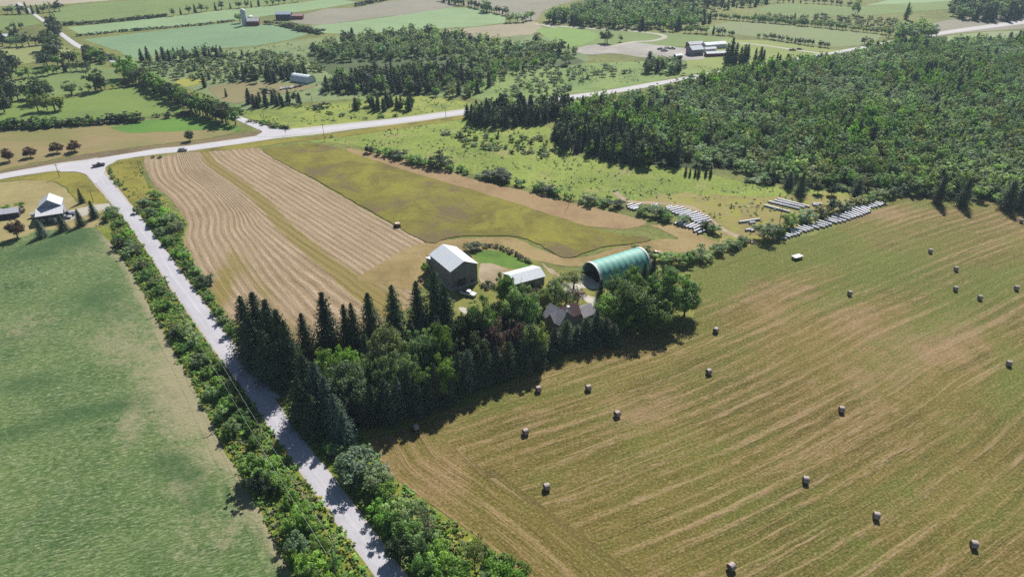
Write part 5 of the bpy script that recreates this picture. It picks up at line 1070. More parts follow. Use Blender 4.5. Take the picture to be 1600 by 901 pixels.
M_STEEL = simple_mat('grey_steel', (0.30, 0.30, 0.31, 1), 0.5, 0.1, 3, lin=True)
M_POLE = simple_mat('pole_wood', (0.20, 0.17, 0.14, 1), 0.9, 0.2, 3, lin=True)
M_WIRE = simple_mat('wire', (0.45, 0.45, 0.45, 1), 0.4, 0.02, 1, lin=True)

def boxes(lst):
    V = []; F = []
    for x0, y0, z0, x1, y1, z1 in lst:
        o = len(V); V += [(x0, y0, z0), (x1, y0, z0), (x1, y1, z0), (x0, y1, z0), (x0, y0, z1), (x1, y0, z1), (x1, y1, z1), (x0, y1, z1)]
        F += [tuple(o+i for i in q) for q in ((0, 3, 2, 1), (4, 5, 6, 7), (0, 1, 5, 4), (1, 2, 6, 5), (2, 3, 7, 6), (3, 0, 4, 7))]
    return V, F
def poly_mesh(name, V, F, mat, parent=None, smooth=False, bevel=0.0):
    me = bpy.data.meshes.new(name); me.from_pydata([tuple(map(float, v)) for v in V], [], [tuple(f) for f in F]); me.materials.append(mat)
    if smooth: me.polygons.foreach_set('use_smooth', [True]*len(me.polygons))
    me.update(); o = link(name, me, parent)
    if bevel:
        b = o.modifiers.new('bevel', 'BEVEL'); b.width = bevel; b.segments = 2; b.limit_method = 'ANGLE'
    return o
def gable_walls(L, W, e, r, x0=0.0, ro=0.5):
    h = W/2; V = []; F = []
    for x in (x0, x0+L):
        V += [(x, -h, 0), (x, h, 0), (x, h, e), (x, -h+W*ro, r), (x, -h, e)]
    F = [(0, 1, 2, 3, 4)[::-1], (5, 6, 7, 8, 9), (0, 5, 9, 4), (1, 2, 7, 6), (0, 1, 6, 5)]
    return V, F
def roof_slabs(L, W, e, r, x0=0.0, oh=0.35, th=0.14, ro=0.5):
    h = W/2; ym = -h+W*ro; V = []; F = []
    for sgn, ye in ((-1, -h), (1, h)):
        run = abs(ym-ye); sl = (r-e)/run; yo = ye+sgn*oh; zo = e-sl*oh
        o = len(V)
        for x in (x0-oh, x0+L+oh):
            V += [(x, ym, r+0.02), (x, yo, zo+0.02), (x, yo, zo+0.02+th), (x, ym, r+0.02+th)]
        q = [(0, 1, 2, 3), (4, 7, 6, 5), (3, 2, 6, 7), (0, 4, 5, 1), (1, 5, 6, 2)]
        if sgn > 0: q = [t[::-1] for t in q]
        F += [tuple(o+i for i in t) for t in q]
    return V, F
def window(parent, x, y, z, w, h, nx, ny, name='window'):
    """a framed window lying on a wall; (nx, ny) is the outward direction in the building's own axes"""
    tx, ty = -ny, nx
    def bar(a0, a1, z0, z1, d0, d1):
        c = []
        for a in (a0, a1):
            for d in (d0, d1):
                for zz in (z0, z1): c.append((x+tx*a+nx*d, y+ty*a+ny*d, zz))
        return c, [(0, 1, 3, 2), (4, 6, 7, 5), (0, 4, 5, 1), (2, 3, 7, 6), (0, 2, 6, 4), (1, 5, 7, 3)]
    fr = join([bar(-w/2-.08, -w/2, z-.08, z+h+.08, -.02, .07), bar(w/2, w/2+.08, z-.08, z+h+.08, -.02, .07), bar(-w/2, w/2, z-.08, z, -.02, .07), bar(-w/2, w/2, z+h, z+h+.08, -.02, .07), bar(-w/2, w/2, z+h/2-.03, z+h/2+.03, .0, .06)])
    f = poly_mesh(name, *fr, M_TRIM, parent); v, q = bar(-w/2, w/2, z, z+h, 0.005, 0.03); poly_mesh('pane', v, q, M_GLASS, f); return f
def gable_building(name, cx, cy, az, L, W, e, r, wall, roof, label, cat, group=None, x0=0.0, ro=0.5, oh=0.35):
    b = empty(name, (cx, cy, 0), math.radians(az)); tag(b, label, cat, group)
    poly_mesh('wall', *gable_walls(L, W, e, r, x0, ro), wall, b); poly_mesh('roof', *roof_slabs(L, W, e, r, x0, oh, ro=ro), roof, b); return b
def door(parent, x, y, w, h, nx, ny, mat, name='door'):
    tx, ty = -ny, nx; c = []
    for a in (-w/2, w/2):
        for d in (-.02, .07):
            for zz in (0.02, h): c.append((x+tx*a+nx*d, y+ty*a+ny*d, zz))
    return poly_mesh(name, c, [(0, 1, 3, 2), (4, 6, 7, 5), (0, 4, 5, 1), (2, 3, 7, 6), (0, 2, 6, 4), (1, 5, 7, 3)], mat, parent)

# big grey barn: ridge runs back from the gable seen in the photograph
az = 123.5; a_ = math.radians(33.5); bx, by = -20.6, 203.4
cx, cy = bx+5.2*math.cos(a_), by+5.2*math.sin(a_)
barn = gable_building('barn', cx, cy, az, 14.8, 10.3, 7.7, 10.1, M_GREYBOARD, M_WHITEROOF, 'big weathered grey board barn with a bright white metal roof', 'barn')
poly_mesh('foundation', *boxes([(-0.12, -5.32, -0.2, 14.72, 5.32, 0.9)]), M_CONC, barn)
door(barn, -0.03, 1.2, 3.4, 3.6, -1, 0, M_DARKBOARD, 'barn_door'); door(barn, -0.03, -3.2, 1.1, 2.0, -1, 0, M_DARKBOARD, 'door')
lean = poly_mesh('lean_to', *boxes([(14.75, -2.6, 0, 18.6, 5.0, 4.6)]), M_GREYBOARD, barn)
poly_mesh('roof', [(14.75, -2.9, 5.7), (18.9, -2.9, 4.62), (18.9, 5.3, 4.62), (14.75, 5.3, 5.7), (14.75, -2.9, 5.85), (18.9, -2.9, 4.77), (18.9, 5.3, 4.77), (14.75, 5.3, 5.85)], [(0, 3, 2, 1), (4, 5, 6, 7), (0, 1, 5, 4), (1, 2, 6, 5), (2, 3, 7, 6), (3, 0, 4, 7)], M_PALEROOF, lean)
# white roofed shed
a_ = math.radians(28.3); n_ = (-math.sin(a_), math.cos(a_)); sx, sy = 1.0+n_[0]*4.1, 202.6+n_[1]*4.1
shed = gable_building('long_shed', sx, sy, 28.3, 11.6, 8.2, 3.4, 5.0, M_GREYBOARD, M_WHITEROOF, 'long low shed with a white metal roof right of the barn', 'shed', ro=0.42)
for x in (2.2, 5.0, 8.6): window(shed, x, -4.11, 1.2, 0.9, 1.0, 0, -1)
door(shed, 6.9, -4.12, 1.1, 2.1, 0, -1, M_DARKBOARD)
# green fabric hoop barn
def hoop_pts(W, H, k, y0=0.0, inset=0.0):
    o = []
    for i in range(k+1):
        t = math.pi*i/k; o.append((y0+(W/2-inset)*(1-math.cos(t))+inset, (H-inset)*math.sin(t)**0.9))
    return o
def hoop_barn(name, bx, by, az, W, L, H, bays, cover, rim, label, opened=True, sag=0.12, group=None):
    b = empty(name, (bx, by, 0), math.radians(az)); tag(b, label, 'hoop barn', group)
    k = 28; nx = bays*6; V = []; F = []
    for lay, ins in ((0, 0.0), (1, 0.07)):
        for i in range(nx+1):
            x = L*i/nx; s = sag*abs(math.sin(math.pi*i/6))**0.8
            for y, z in hoop_pts(W, H, k, 0, ins): 
                t = (y-W/2)/(W/2); V.append((x, W/2+(y-W/2)*(1-s/W*2.0), z*(1-s/H*1.0)))
    n1 = (nx+1)*(k+1)
    for i in range(nx):
        for j in range(k):
            a = i*(k+1)+j; F.append((a, a+1, a+k+2, a+k+1)); F.append((n1+a, n1+a+k+1, n1+a+k+2, n1+a+1))
    poly_mesh('fabric_cover', V, F, cover, b, smooth=True)
    for x, nm in ((0.0, 'front_rim'), (L, 'rear_rim')):
        pts = hoop_pts(W, H, 32); V = []; F = []
        for dx, r_ in ((-0.35, 1.015), (0.35, 1.015), (0.35, 0.965), (-0.35, 0.965)):
            for y, z in pts: V.append((x+dx, W/2+(y-W/2)*r_, z*r_))
        m = 33
        for q in range(4):
            for j in range(32): F.append((q*m+j, q*m+j+1, ((q+1) % 4)*m+j+1, ((q+1) % 4)*m+j))
        poly_mesh(nm, V, F, rim, b)
    pts = hoop_pts(W, H, 24, 0, 0.1); V = [(L-0.2, y, z) for y, z in pts]+[(L-0.1, y, z) for y, z in pts]; m = 25
    F = [tuple(range(m)), tuple(range(2*m-1, m-1, -1))]+[(j, m+j, m+j+1, j+1) for j in range(m-1)]
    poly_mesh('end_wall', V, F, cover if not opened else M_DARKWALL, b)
    for s in range(1, bays):
        v, f = tube([(L*s/bays, W/2+(y-W/2)*0.97, z*0.97) for y, z in hoop_pts(W, H, 16)], [0.06]*17, 5); poly_mesh('hoop', v, f, M_STEEL, b)
    poly_mesh('side_board', *boxes([(0.3, 0.02, 0, L-0.3, 0.1, 0.8)]), M_CONC, b); poly_mesh('side_board', *boxes([(0.3, W-0.1, 0, L-0.3, W-0.02, 0.8)]), M_CONC, b)
    return b
M_GREENFAB = NT('green_fabric'); _p = M_GREENFAB.tex(); _c = M_GREENFAB.mix(M_GREENFAB.mapr(M_GREENFAB.noise(_p, 0.35, 4, 0.6), 0.3, 0.7), (0.09, 0.31, 0.26, 1), (0.15, 0.40, 0.34, 1))
M_GREENFAB.t.links.new(_c, M_GREENFAB.b.inputs['Base Color']); M_GREENFAB.b.inputs['Roughness'].default_value = 0.62; M_GREENFAB.b.inputs['Specular IOR Level'].default_value = 0.5; M_GREENFAB = M_GREENFAB.m
hoop = hoop_barn('hoop_barn', 31.0, 206.9, 31, 11.4, 22.0, 6.3, 9, M_GREENFAB, M_TRIM, 'open-ended half-round barn of green fabric with white rims')
q_ = hoop_barn('hoop_barn', -155.5, 492.5, -27, 9.0, 15.0, 5.2, 5, simple_mat('white_fabric', (0.62, 0.68, 0.74, 1), 0.5, 0.05, 1, lin=True), M_TRIM, 'white half-round barn far off in front of dark conifers', opened=False)
# farmhouse
house = empty('farmhouse', (11.9, 182.6, 0), math.radians(-47.5)); tag(house, 'old brick farmhouse with grey, red-brown and grey shingled roofs among the trees', 'house')
poly_mesh('wall', *gable_walls(7.0, 6.2, 4.9, 7.9), M_BRICK, house); mr = poly_mesh('roof', *roof_slabs(7.0, 6.2, 4.9, 7.9), M_SHINGLE, house)
# cross gable towards the lower left
V, F = gable_walls(3.4, 3.2, 4.9, 7.0, 0.0); rot = lambda p: (3.6+p[1], -p[0]-0.1, p[2]); V = [rot(p) for p in V]; poly_mesh('cross_gable', V, F, M_BRICK, house)
V, F = roof_slabs(3.4, 3.2, 4.9, 7.0, 0.0, 0.3); poly_mesh('cross_roof', [(3.6+p[1], -p[0]-0.1, p[2]+0.05) for p in V], F, M_SHINGLE, house)
for x, z in ((1.2, 0.9), (5.9, 0.9), (1.2, 3.1), (5.9, 3.1)): window(house, x, -3.11, z, 0.8, 1.3, 0, -1)
for y in (-1.5, 1.4):
    for z in (0.9, 3.2): window(house, 7.01, y, z, 0.8, 1.4, 1, 0)
wing = empty('wing_parts', (0, 0, 0)); bpy.data.objects.remove(wing)
def wing_part(tagname, X, Y, az, L, W, e, r, wall, roof):
    """a wing placed in land coordinates, stored in the house's own axes"""
    A = math.radians(az); M = Matrix.Rotation(A, 4, 'Z'); M.translation = (X, Y, 0)
    H = Matrix.Rotation(math.radians(-47.5), 4, 'Z'); H.translation = (11.9, 182.6, 0); T = H.inverted() @ M
    v, f = gable_walls(L, W, e, r); poly_mesh(tagname+'_wall', [T @ Vector(p) for p in v], f, wall, house)
    v, f = roof_slabs(L, W, e, r, oh=0.3); poly_mesh(tagname+'_roof', [T @ Vector(p) for p in v], f, roof, house)
    return T
wing_part('rear_wing', 15.2, 181.4, 29, 5.6, 5.2, 4.7, 7.3, M_BRICK, M_BROWNROOF)
wing_part('garage', 20.9, 184.3, 33, 4.6, 5.6, 3.3, 5.4, M_GREYWALL, M_SHINGLE)
poly_mesh('chimney', *boxes([(6.3, 0.6, 6.2, 6.95, 1.3, 9.4), (6.24, 0.54, 9.4, 7.01, 1.36, 9.55)]), M_TRIM, house)
v, f = tube([(6.2, 1.8, 6.5), (6.2, 1.8, 11.0)], [0.04, 0.03], 6); poly_mesh('aerial', v, f, M_STEEL, house)
# left house with attached porch block
lh = empty('white_roofed_house', (-192.8, 256.6, 0), math.radians(24)); tag(lh, 'two storey house with white metal roofs behind spruces at the left edge', 'house')
poly_mesh('front_wall', *boxes([(0, 0, 0, 9.2, 5.0, 3.6)]), M_DARKWALL, lh)
poly_mesh('front_roof', [(-0.4, -0.6, 3.62), (9.6, -0.6, 3.62), (9.6, 5.0, 5.0), (-0.4, 5.0, 5.0), (-0.4, -0.6, 3.78), (9.6, -0.6, 3.78), (9.6, 5.0, 5.16), (-0.4, 5.0, 5.16)], [(0, 3, 2, 1), (4, 5, 6, 7), (0, 1, 5, 4), (1, 2, 6, 5), (2, 3, 7, 6), (3, 0, 4, 7)], M_LILACROOF, lh)
V, F = gable_walls(7.6, 8.0, 5.4, 8.2); poly_mesh('upper_wall', [(4.6+p[1], 5.05+p[0], p[2]) for p in V], [t[::-1] for t in F], M_GREYWALL, lh)
V, F = roof_slabs(7.6, 8.0, 5.4, 8.2); poly_mesh('upper_roof', [(4.6+p[1], 5.05+p[0], p[2]) for p in V], [t[::-1] for t in F], M_PALEROOF, lh)
for x in (1.6, 4.6, 7.6): window(lh, x, -0.01, 1.0, 1.3, 1.2, 0, -1)
door(lh, 6.1, -0.02, 1.0, 2.1, 0, -1, M_TRIM)
ls = gable_building('small_shed', -216.0, 262.4, 22, 10.5, 4.6, 2.4, 3.6, M_DARKWALL, M_LILACROOF, 'dark small outbuilding with a pale roof at the left edge', 'shed')
X, Y = P(50, 340); pt = gable_building('tool_shed', X, Y, 20, 1.8, 1.6, 1.7, 2.2, M_WHITEWALL, M_TRIM, 'tiny white hut left of the white-roofed house', 'hut', oh=0.15)
# far farms
def far_gable(name, px, py, az, L, W, e, r, wall, roof, label, cat='barn', group=None):
    X, Y = P(px, py); return gable_building(name, X, Y, az, L, W, e, r, wall, roof, label, cat, group)
fb = far_gable('far_barn', 1076, 86, 22, 11, 9, 4.6, 7.0, M_GREYBOARD, M_WHITEROOF, 'tall grey barn with a white roof on the far farm', group=None)
far_gable('far_barn', 1074, 75, 16, 13, 7, 3.2, 4.8, M_BARNRED, M_LILACROOF, 'red far barn with a pale roof, behind the grey one', group=None)
far_gable('far_barn', 1099, 76, 18, 20, 7, 3.4, 4.8, M_WHITEWALL, M_WHITEROOF, 'long white barn right of the red far barn')
far_gable('far_shed', 1100, 81, 18, 10, 5, 2.4, 3.4, M_WHITEWALL, M_LILACROOF, 'low white shed between the long barn and the brown one', 'shed')
far_gable('far_shed', 1102, 88, 12, 17, 5, 2.4, 3.5, M_BARNRED, M_WHITEROOF, 'low brown shed with a white roof beside the far spruces', 'shed')
far_gable('far_shed', 1054, 91, 20, 6, 4, 2.2, 3.0, M_DARKWALL, M_WHITEROOF, 'small white-roofed shed left of the grey far barn', 'shed')
far_gable('far_barn', 388, 40, 8, 11, 7, 4.4, 6.6, M_BARNRED, M_LILACROOF, 'dark barn beside the far silo')
far_gable('far_barn', 433, 31, 3, 15, 8, 5.6, 7.6, M_DARKWALL, M_BLUEROOF, 'blue-roofed barn far off right of the silo')
far_gable('far_shed', 456, 30, 3, 12, 6, 3.4, 4.6, M_BARNRED, simple_mat('faded_red_roof', (0.42, 0.24, 0.26, 1), 0.8, 0.1, 1, lin=True), 'low faded red shed joined to the blue-roofed barn', 'shed')
far_gable('far_shed', 600, 127, 10, 8, 5, 2.4, 3.8, M_GREYWALL, M_PALEROOF, 'pale roof showing among the dark conifers', 'shed')
far_gable('far_shed', 0, 64, 10, 10, 8, 4, 5.5, M_BARNRED, M_WHITEROOF, 'red barn far off at the left edge', 'barn')
X, Y = P(383, 40); silo = empty('silo', (X, Y, 0)); tag(silo, 'tall pale concrete silo with a domed cap', 'silo')
v, f = tube([(0, 0, 0), (0, 0, 13.5)], [2.5, 2.5], 24); poly_mesh('shaft', v, f, simple_mat('pale_concrete', (0.5, 0.53, 0.58, 1), 0.8, 0.08, 0.6, lin=True), silo, smooth=True)
v, f = tube([(0, 0, 13.5), (0, 0, 14.4), (0, 0, 15.2), (0, 0, 15.6)], [2.55, 2.3, 1.4, 0.1], 24); poly_mesh('dome', v, f, M_TRIM, silo, smooth=True)
X, Y = P(392, 34); sd_ = empty('grain_bin', (X, Y, 0)); tag(sd_, 'short round white grain bin behind the far silo', 'grain bin')
v, f = tube([(0, 0, 0), (0, 0, 5)], [2.6, 2.6], 20); poly_mesh('shaft', v, f, M_WHITEWALL, sd_, smooth=True)
v, f = tube([(0, 0, 5), (0, 0, 6.4)], [2.7, 0.1], 20); poly_mesh('cap', v, f, M_TRIM, sd_, smooth=True)

# ------------------------------------------------------------------ vehicles
def paint(name, c): return simple_mat(name, c+(1,), 0.3, 0.03, 1, spec=0.5, lin=True)
PAINT = {'white': paint('white_paint', (0.72, 0.73, 0.76)), 'dark': paint('dark_paint', (0.035, 0.038, 0.05)), 'blue': paint('blue_grey_paint', (0.10, 0.12, 0.17)), 'silver': paint('silver_paint', (0.38, 0.39, 0.41)), 'rust': paint('rusty_paint', (0.30, 0.14, 0.10))}
def prism(profile, w, inset=0.0):
    n = len(profile); V = [(x, -w/2+(inset if z > 1.0 else 0), z) for x, z in profile]+[(x, w/2-(inset if z > 1.0 else 0), z) for x, z in profile]
    F = [tuple(range(n)), tuple(range(2*n-1, n-1, -1))]+[(i, i+n, (i+1) % n+n, (i+1) % n) for i in range(n)]
    return V, F
def vehicle(kind, px, py, az, col, label, cat='car', name='car', group=None, z=0.0):
    X, Y = P(px, py); r = empty(name, (X, Y, z), math.radians(az)); tag(r, label, cat, group)
    m = PAINT[col]
    if kind == 'pickup':
        L, W = 5.6, 1.95
        body = [(-2.8, .45), (2.7, .45), (2.8, .8), (2.72, 1.08), (1.5, 1.18), (0.9, 1.2), (-0.55, 1.2), (-0.56, 1.16), (-0.66, 1.16), (-2.8, 1.16)]
        cab = [(1.25, 1.19), (0.55, 1.82), (-0.45, 1.84), (-0.62, 1.19)]
        glass = [(1.12, 1.22), (0.52, 1.74), (-0.42, 1.76), (-0.55, 1.22)]
    else:
        L, W = 4.6, 1.82
        body = [(-2.25, .42), (2.2, .42), (2.3, .7), (2.2, .92), (1.15, 1.02), (-1.9, 1.04), (-2.28, .98), (-2.32, .7)]
        cab = [(1.05, 1.0), (0.25, 1.46), (-1.2, 1.5), (-1.95, 1.02)]
        glass = [(0.95, 1.03), (0.22, 1.40), (-1.15, 1.43), (-1.82, 1.05)]
    poly_mesh('body', *prism(body, W), m, r, bevel=0.07)
    cb = poly_mesh('cabin', *prism(cab, W-0.2, 0.12), m, r, bevel=0.04); poly_mesh('window', *prism(glass, W-0.14, 0.12), M_GLASS, cb)
    if kind == 'pickup': poly_mesh('cargo_bed', *boxes([(-2.66, -W/2+.12, 1.165, -0.76, W/2-.12, 1.18)]), M_DARKBOARD, r)
    else: poly_mesh('windscreen', [(0.98, -.72, 1.05), (0.98, .72, 1.05), (0.32, .6, 1.45), (0.32, -.6, 1.45), (1.0, -.72, 1.07), (1.0, .72, 1.07), (0.34, .6, 1.47), (0.34, -.6, 1.47)], [(0, 3, 2, 1), (4, 5, 6, 7), (0, 1, 5, 4), (2, 3, 7, 6)], M_GLASS, r)
    for sx in (-1, 1):
        for sy in (-1, 1):
            x = sx*(L*0.31); v, f = tube([(x, sy*(W/2-.24), .36), (x, sy*(W/2-.02), .36)], [.36, .36], 14); f = list(f)+[tuple(range(13, -1, -1)), tuple(range(14, 28))]; wh = poly_mesh('wheel', v, f, M_RUBBER, r)
            v, f = tube([(x, sy*(W/2-.03), .36), (x, sy*(W/2+.005), .36)], [.2, .18], 10); f = list(f)+[tuple(range(10, 20))]; poly_mesh('rim', v, f, M_STEEL, wh)
    for sy in (-1, 1): poly_mesh('headlight', *boxes([(L/2-.12, sy*.62-.16, .72, L/2+.01, sy*.62+.16, .88)]), M_TRIM, r)
    return r
vehicle('pickup', 155, 260.5, 38, 'dark', 'dark pickup truck stopped at the gravel road junction', 'pickup', 'pickup_truck', z=0.2)
vehicle('car', 286, 236, 10, 'silver', 'grey car driving along the paved road near the lone tree', z=0.2)
vehicle('car', 1080, 121.5, 22, 'dark', 'dark car on the far stretch of paved road, left of two', z=0.18)
vehicle('pickup', 1108, 118.5, 22, 'blue', 'dark pickup truck on the far stretch of paved road, right of two', 'pickup', 'pickup_truck', z=0.18)
vehicle('pickup', 1238, 79.5, -20, 'dark', 'small dark truck on the pale far lane', 'pickup', 'pickup_truck', z=0.1)
vehicle('car', 1249, 78.0, -20, 'dark', 'dark car beside the pale far lane', z=0.04)
vehicle('pickup', 732, 461, -28, 'white', 'white pickup truck parked on the grass before the grey barn', 'pickup', 'pickup_truck', z=0.06)
vehicle('pickup', 107, 336.5, 10, 'blue', 'dark blue pickup truck parked right of the white-roofed house', 'pickup', 'pickup_truck', z=0.1)
vehicle('car', 103, 341.5, 12, 'silver', 'silver car parked in front of the dark blue pickup truck', z=0.1)
for i, (x, y, c, a) in enumerate([(441, 140, 'white', 'white car at the left end'), (450, 139, 'silver', 'silver car second from the left'), (457, 138, 'white', 'white car third from the left'), (464, 136.5, 'rust', 'rust coloured car fourth from the left'), (471, 135, 'dark', 'dark car fifth from the left')]):
    vehicle('car', x, y, 70, c, f'{a} of the row parked before the white half-round barn', group='cars parked by the far hoop barn', z=0.1)
for x, y, c, l in [(1032, 78, 'dark', 'dark truck at the left end of the far farm yard'), (1043, 76, 'white', 'white truck in the far farm yard beside the dark ones'), (1050, 77, 'dark', 'dark truck nearest the grey far barn'), (1038, 80.5, 'blue', 'dark truck parked lowest in the far farm yard')]:
    vehicle('pickup', x, y, rnd.uniform(-40, 40), c, l, 'truck', 'parked_truck', z=0.08)
vehicle('pickup', 1024, 399, 20, 'rust', 'rusty old truck left in the weeds behind the green hoop barn', 'truck', 'parked_truck', z=0.06)
# hay wagon and field machine
X, Y = P(1245, 404); wg = empty('hay_wagon', (X, Y, 0.06), math.radians(28)); tag(wg, 'flat pale hay wagon standing alone on the green corner of the hay field', 'wagon')
poly_mesh('deck', *boxes([(-2.0, -1.15, 1.0, 2.0, 1.15, 1.14)]), simple_mat('bleached_planks', (0.62, 0.6, 0.58, 1), 0.8, 0.08, 2, lin=True), wg)
poly_mesh('chassis', *boxes([(-1.8, -.5, .7, 1.8, .5, .995)]), M_DARKBOARD, wg)
for sx in (-1.4, 1.4):
    for sy in (-1, 1):
        v, f = tube([(sx, sy*.75, .4), (sx, sy*1.0, .4)], [.4, .4], 14); poly_mesh('wheel', v, list(f)+[tuple(range(13, -1, -1)), tuple(range(14, 28))], M_RUBBER, wg)
v, f = tube([(1.8, 0, .8), (3.2, 0, .5)], [.06, .05], 6); poly_mesh('drawbar', v, f, M_STEEL, wg)
X, Y = P(621, 354); hm = empty('hay_machine', (X, Y, 0.05), math.radians(12)); tag(hm, 'small dark farm machine left at the border of the windrowed and uncut fields', 'machine')
poly_mesh('hood', *prism([(-1.2, .7), (1.0, .7), (1.1, 1.2), (.4, 1.45), (-1.1, 1.3)], 1.5), PAINT['rust'], hm, bevel=0.08)
poly_mesh('canopy', *boxes([(-0.9, -.8, 1.5, .9, .8, 1.58)]), simple_mat('faded_canopy', (0.55, 0.45, 0.36, 1), 0.7, 0.08, 2, lin=True), hm)
for sx, rr in ((-0.9, .6), (0.9, .45)):
    for sy in (-1, 1):
        v, f = tube([(sx, sy*.75, rr), (sx, sy*1.05, rr)], [rr, rr], 14); poly_mesh('wheel', v, list(f)+[tuple(range(13, -1, -1)), tuple(range(14, 28))], M_RUBBER, hm)

# ------------------------------------------------------------------ round bales on the hay field
def straw_mat():
    q = NT('bale_hay'); p = q.tex(); sx = q.n('ShaderNodeSeparateXYZ'); q.t.links.new(p, sx.inputs[0])
    n = q.noise(p, 4, 4, 0.7); n2 = q.noise(p, 18, 3, 0.7)
    rr = q.math('POWER', q.math('ADD', q.math('MULTIPLY', sx.outputs[1], sx.outputs[1]), q.math('MULTIPLY', sx.outputs[2], sx.outputs[2])), 0.5)
    ring = q.math('SINE', q.math('MULTIPLY', rr, 45.0))
    c = q.ramp(q.math('ADD', q.math('MULTIPLY', n, .6), q.math('MULTIPLY', n2, .4)), [(0.3, (0.09, 0.065, 0.05, 1)), (0.5, (0.16, 0.12, 0.09, 1)), (0.7, (0.26, 0.21, 0.17, 1))])
    c = q.mix(q.mapr(ring, 0.2, 1.0, 0, 0.35), c, (0.12, 0.09, 0.06, 1)); q.t.links.new(c, q.b.inputs['Base Color']); q.bump(n2, 0.04); return q.m
M_BALE = straw_mat(); M_NET = simple_mat('net_wrap', (0.36, 0.30, 0.28, 1), 0.6, 0.12, 4, lin=True, bump=0.02)
def bale_mesh(seed):
    R = random.Random(seed); pr = [(-0.66, 0.0), (-0.66, 0.45), (-0.65, 0.70), (-0.58, 0.80), (-0.3, 0.825), (0, 0.83), (0.3, 0.825), (0.58, 0.80), (0.65, 0.70), (0.66, 0.45), (0.66, 0.0)]
    n = 24; V = []; F = []; mi = []
    for i, (x, r) in enumerate(pr):
        for j in range(n):
            t = 2*math.pi*j/n; k = r*(1+0.012*math.sin(5*t+seed)+R.gauss(0, .006)); V.append((x, k*math.cos(t), 0.80+k*math.sin(t)*(0.97 if math.sin(t) < 0 else 1)))
    for i in range(len(pr)-1):
        for j in range(n): F.append((i*n+j, i*n+(j+1) % n, (i+1)*n+(j+1) % n, (i+1)*n+j))
    return V, F
bV, bF = bale_mesh(3); bme = bpy.data.meshes.new('bale_body'); bme.from_pydata(bV, [], bF); bme.materials.append(M_BALE); bme.polygons.foreach_set('use_smooth', [True]*len(bF)); bme.update()
wV = []; wF = []; n = 24
for i, x in enumerate((-0.6, -0.3, 0, 0.3, 0.6)):
    for j in range(n): t = 2*math.pi*j/n; k = (0.84 if abs(x) < .5 else 0.815)*(1+0.012*math.sin(5*t+3)); wV.append((x, k*math.cos(t), 0.80+k*math.sin(t)*(0.965 if math.sin(t) < 0 else 1)))
for i in range(4):
    for j in range(n): wF.append((i*n+j, i*n+(j+1) % n, (i+1)*n+(j+1) % n, (i+1)*n+j))
wme = bpy.data.meshes.new('bale_wrap'); wme.from_pydata(wV, [], wF); wme.materials.append(M_NET); wme.polygons.foreach_set('use_smooth', [True]*len(wF)); wme.update()
BALES = [(650, 671, 70, 'bale in the field corner at the edge of the windbreak shade'), (841, 611, 60, 'bale left one of two just below the windbreak shade'), (919, 609, 60, 'bale right one of two just below the windbreak shade'), (964, 650, 70, 'bale in the pale dry patch below the windbreak'), (821, 678, 65, 'bale below the left one of the pair by the windbreak'),
 (854, 764, 60, 'bale low in the middle of the photo, alone among curved rows'), (1118, 519, 90, 'bale nearest the big maples at the east end'), (1107, 584, 60, 'bale halfway between the maples and the dry patch'), (1314, 643, 30, 'bale in the middle of the hay field, right of the dry patch'), (1258, 753, 30, 'bale below the middle of the hay field'),
 (1368, 809, 25, 'bale lower right, left of the lowest right one'), (1520, 854, 25, 'bale at the lower right corner'), (1142, 889, 70, 'bale at the bottom edge of the photo'), (1575, 571, 15, 'bale alone near the right edge at half height'), (1327, 461, 30, 'bale upper middle of the hay field, left of the ruts'), (1453, 395, 20, 'bale highest but one on the field, near the wood'),
 (1493, 423, 20, 'bale behind the row of three in the upper right'), (1492, 454, 20, 'bale left one of the upper right three'), (1530, 468, 20, 'bale lowest one of the upper right three'), (1587, 453, 20, 'bale right one of the upper right three'), (1595, 348, 10, 'bale nearest the wood at the right edge')]
for x, y, a, l in BALES:
    X, Y = P(x, y); r = empty('round_bale', (X, Y, 0.06), math.radians(a-40)); tag(r, 'round hay '+l, 'bale', 'round bales on the hay field')
    link('hay', bme, r); link('net_wrap', wme, r)

# ------------------------------------------------------------------ rows of wrapped silage bales: each row one white tube
M_PLASTIC = simple_mat('white_wrap', (0.60, 0.60, 0.66, 1), 0.45, 0.16, 0.6, spec=0.5, lin=True)
M_TUBE_END = simple_mat('silage_face', (0.10, 0.085, 0.07, 1), 0.9, 0.2, 4, lin=True)
def tube_row(a, b, label, R0=0.46):
    A = np.array(P(*a, z=R0*1.6)); B = np.array(P(*b, z=R0*1.6)); d = B-A; L = float(np.hypot(*d)); az = math.atan2(d[1], d[0])
    n = max(4, int(L/0.3)); pts = []; rad = []
    ph = rnd.uniform(0, 6)
    for i in range(n+1):
        x = L*i/n; w_ = 0.05*math.cos(2*math.pi*x/1.25+ph); pts.append((x, rnd.gauss(0, .015), R0)); rad.append(R0*(1+w_)+rnd.gauss(0, .01))
    v, f = tube(pts, rad, 14); v = [(p[0], p[1], max(0.0, p[2])) for p in v]
    r = empty('silage_tube', (float(A[0]), float(A[1]), 0.05), az); tag(r, label, 'silage tube', 'white wrapped silage bale rows')
    poly_mesh('wrap', v, f, M_PLASTIC, r, smooth=True)
    for x in (0.0, L):
        ring = [(x+(-0.03 if x == 0 else 0.03), R0*.96*math.cos(2*math.pi*j/14), R0+R0*.96*math.sin(2*math.pi*j/14)) for j in range(14)]
        poly_mesh('end_face', ring, [tuple(range(14)) if x > 0 else tuple(range(13, -1, -1))], M_TUBE_END, r)
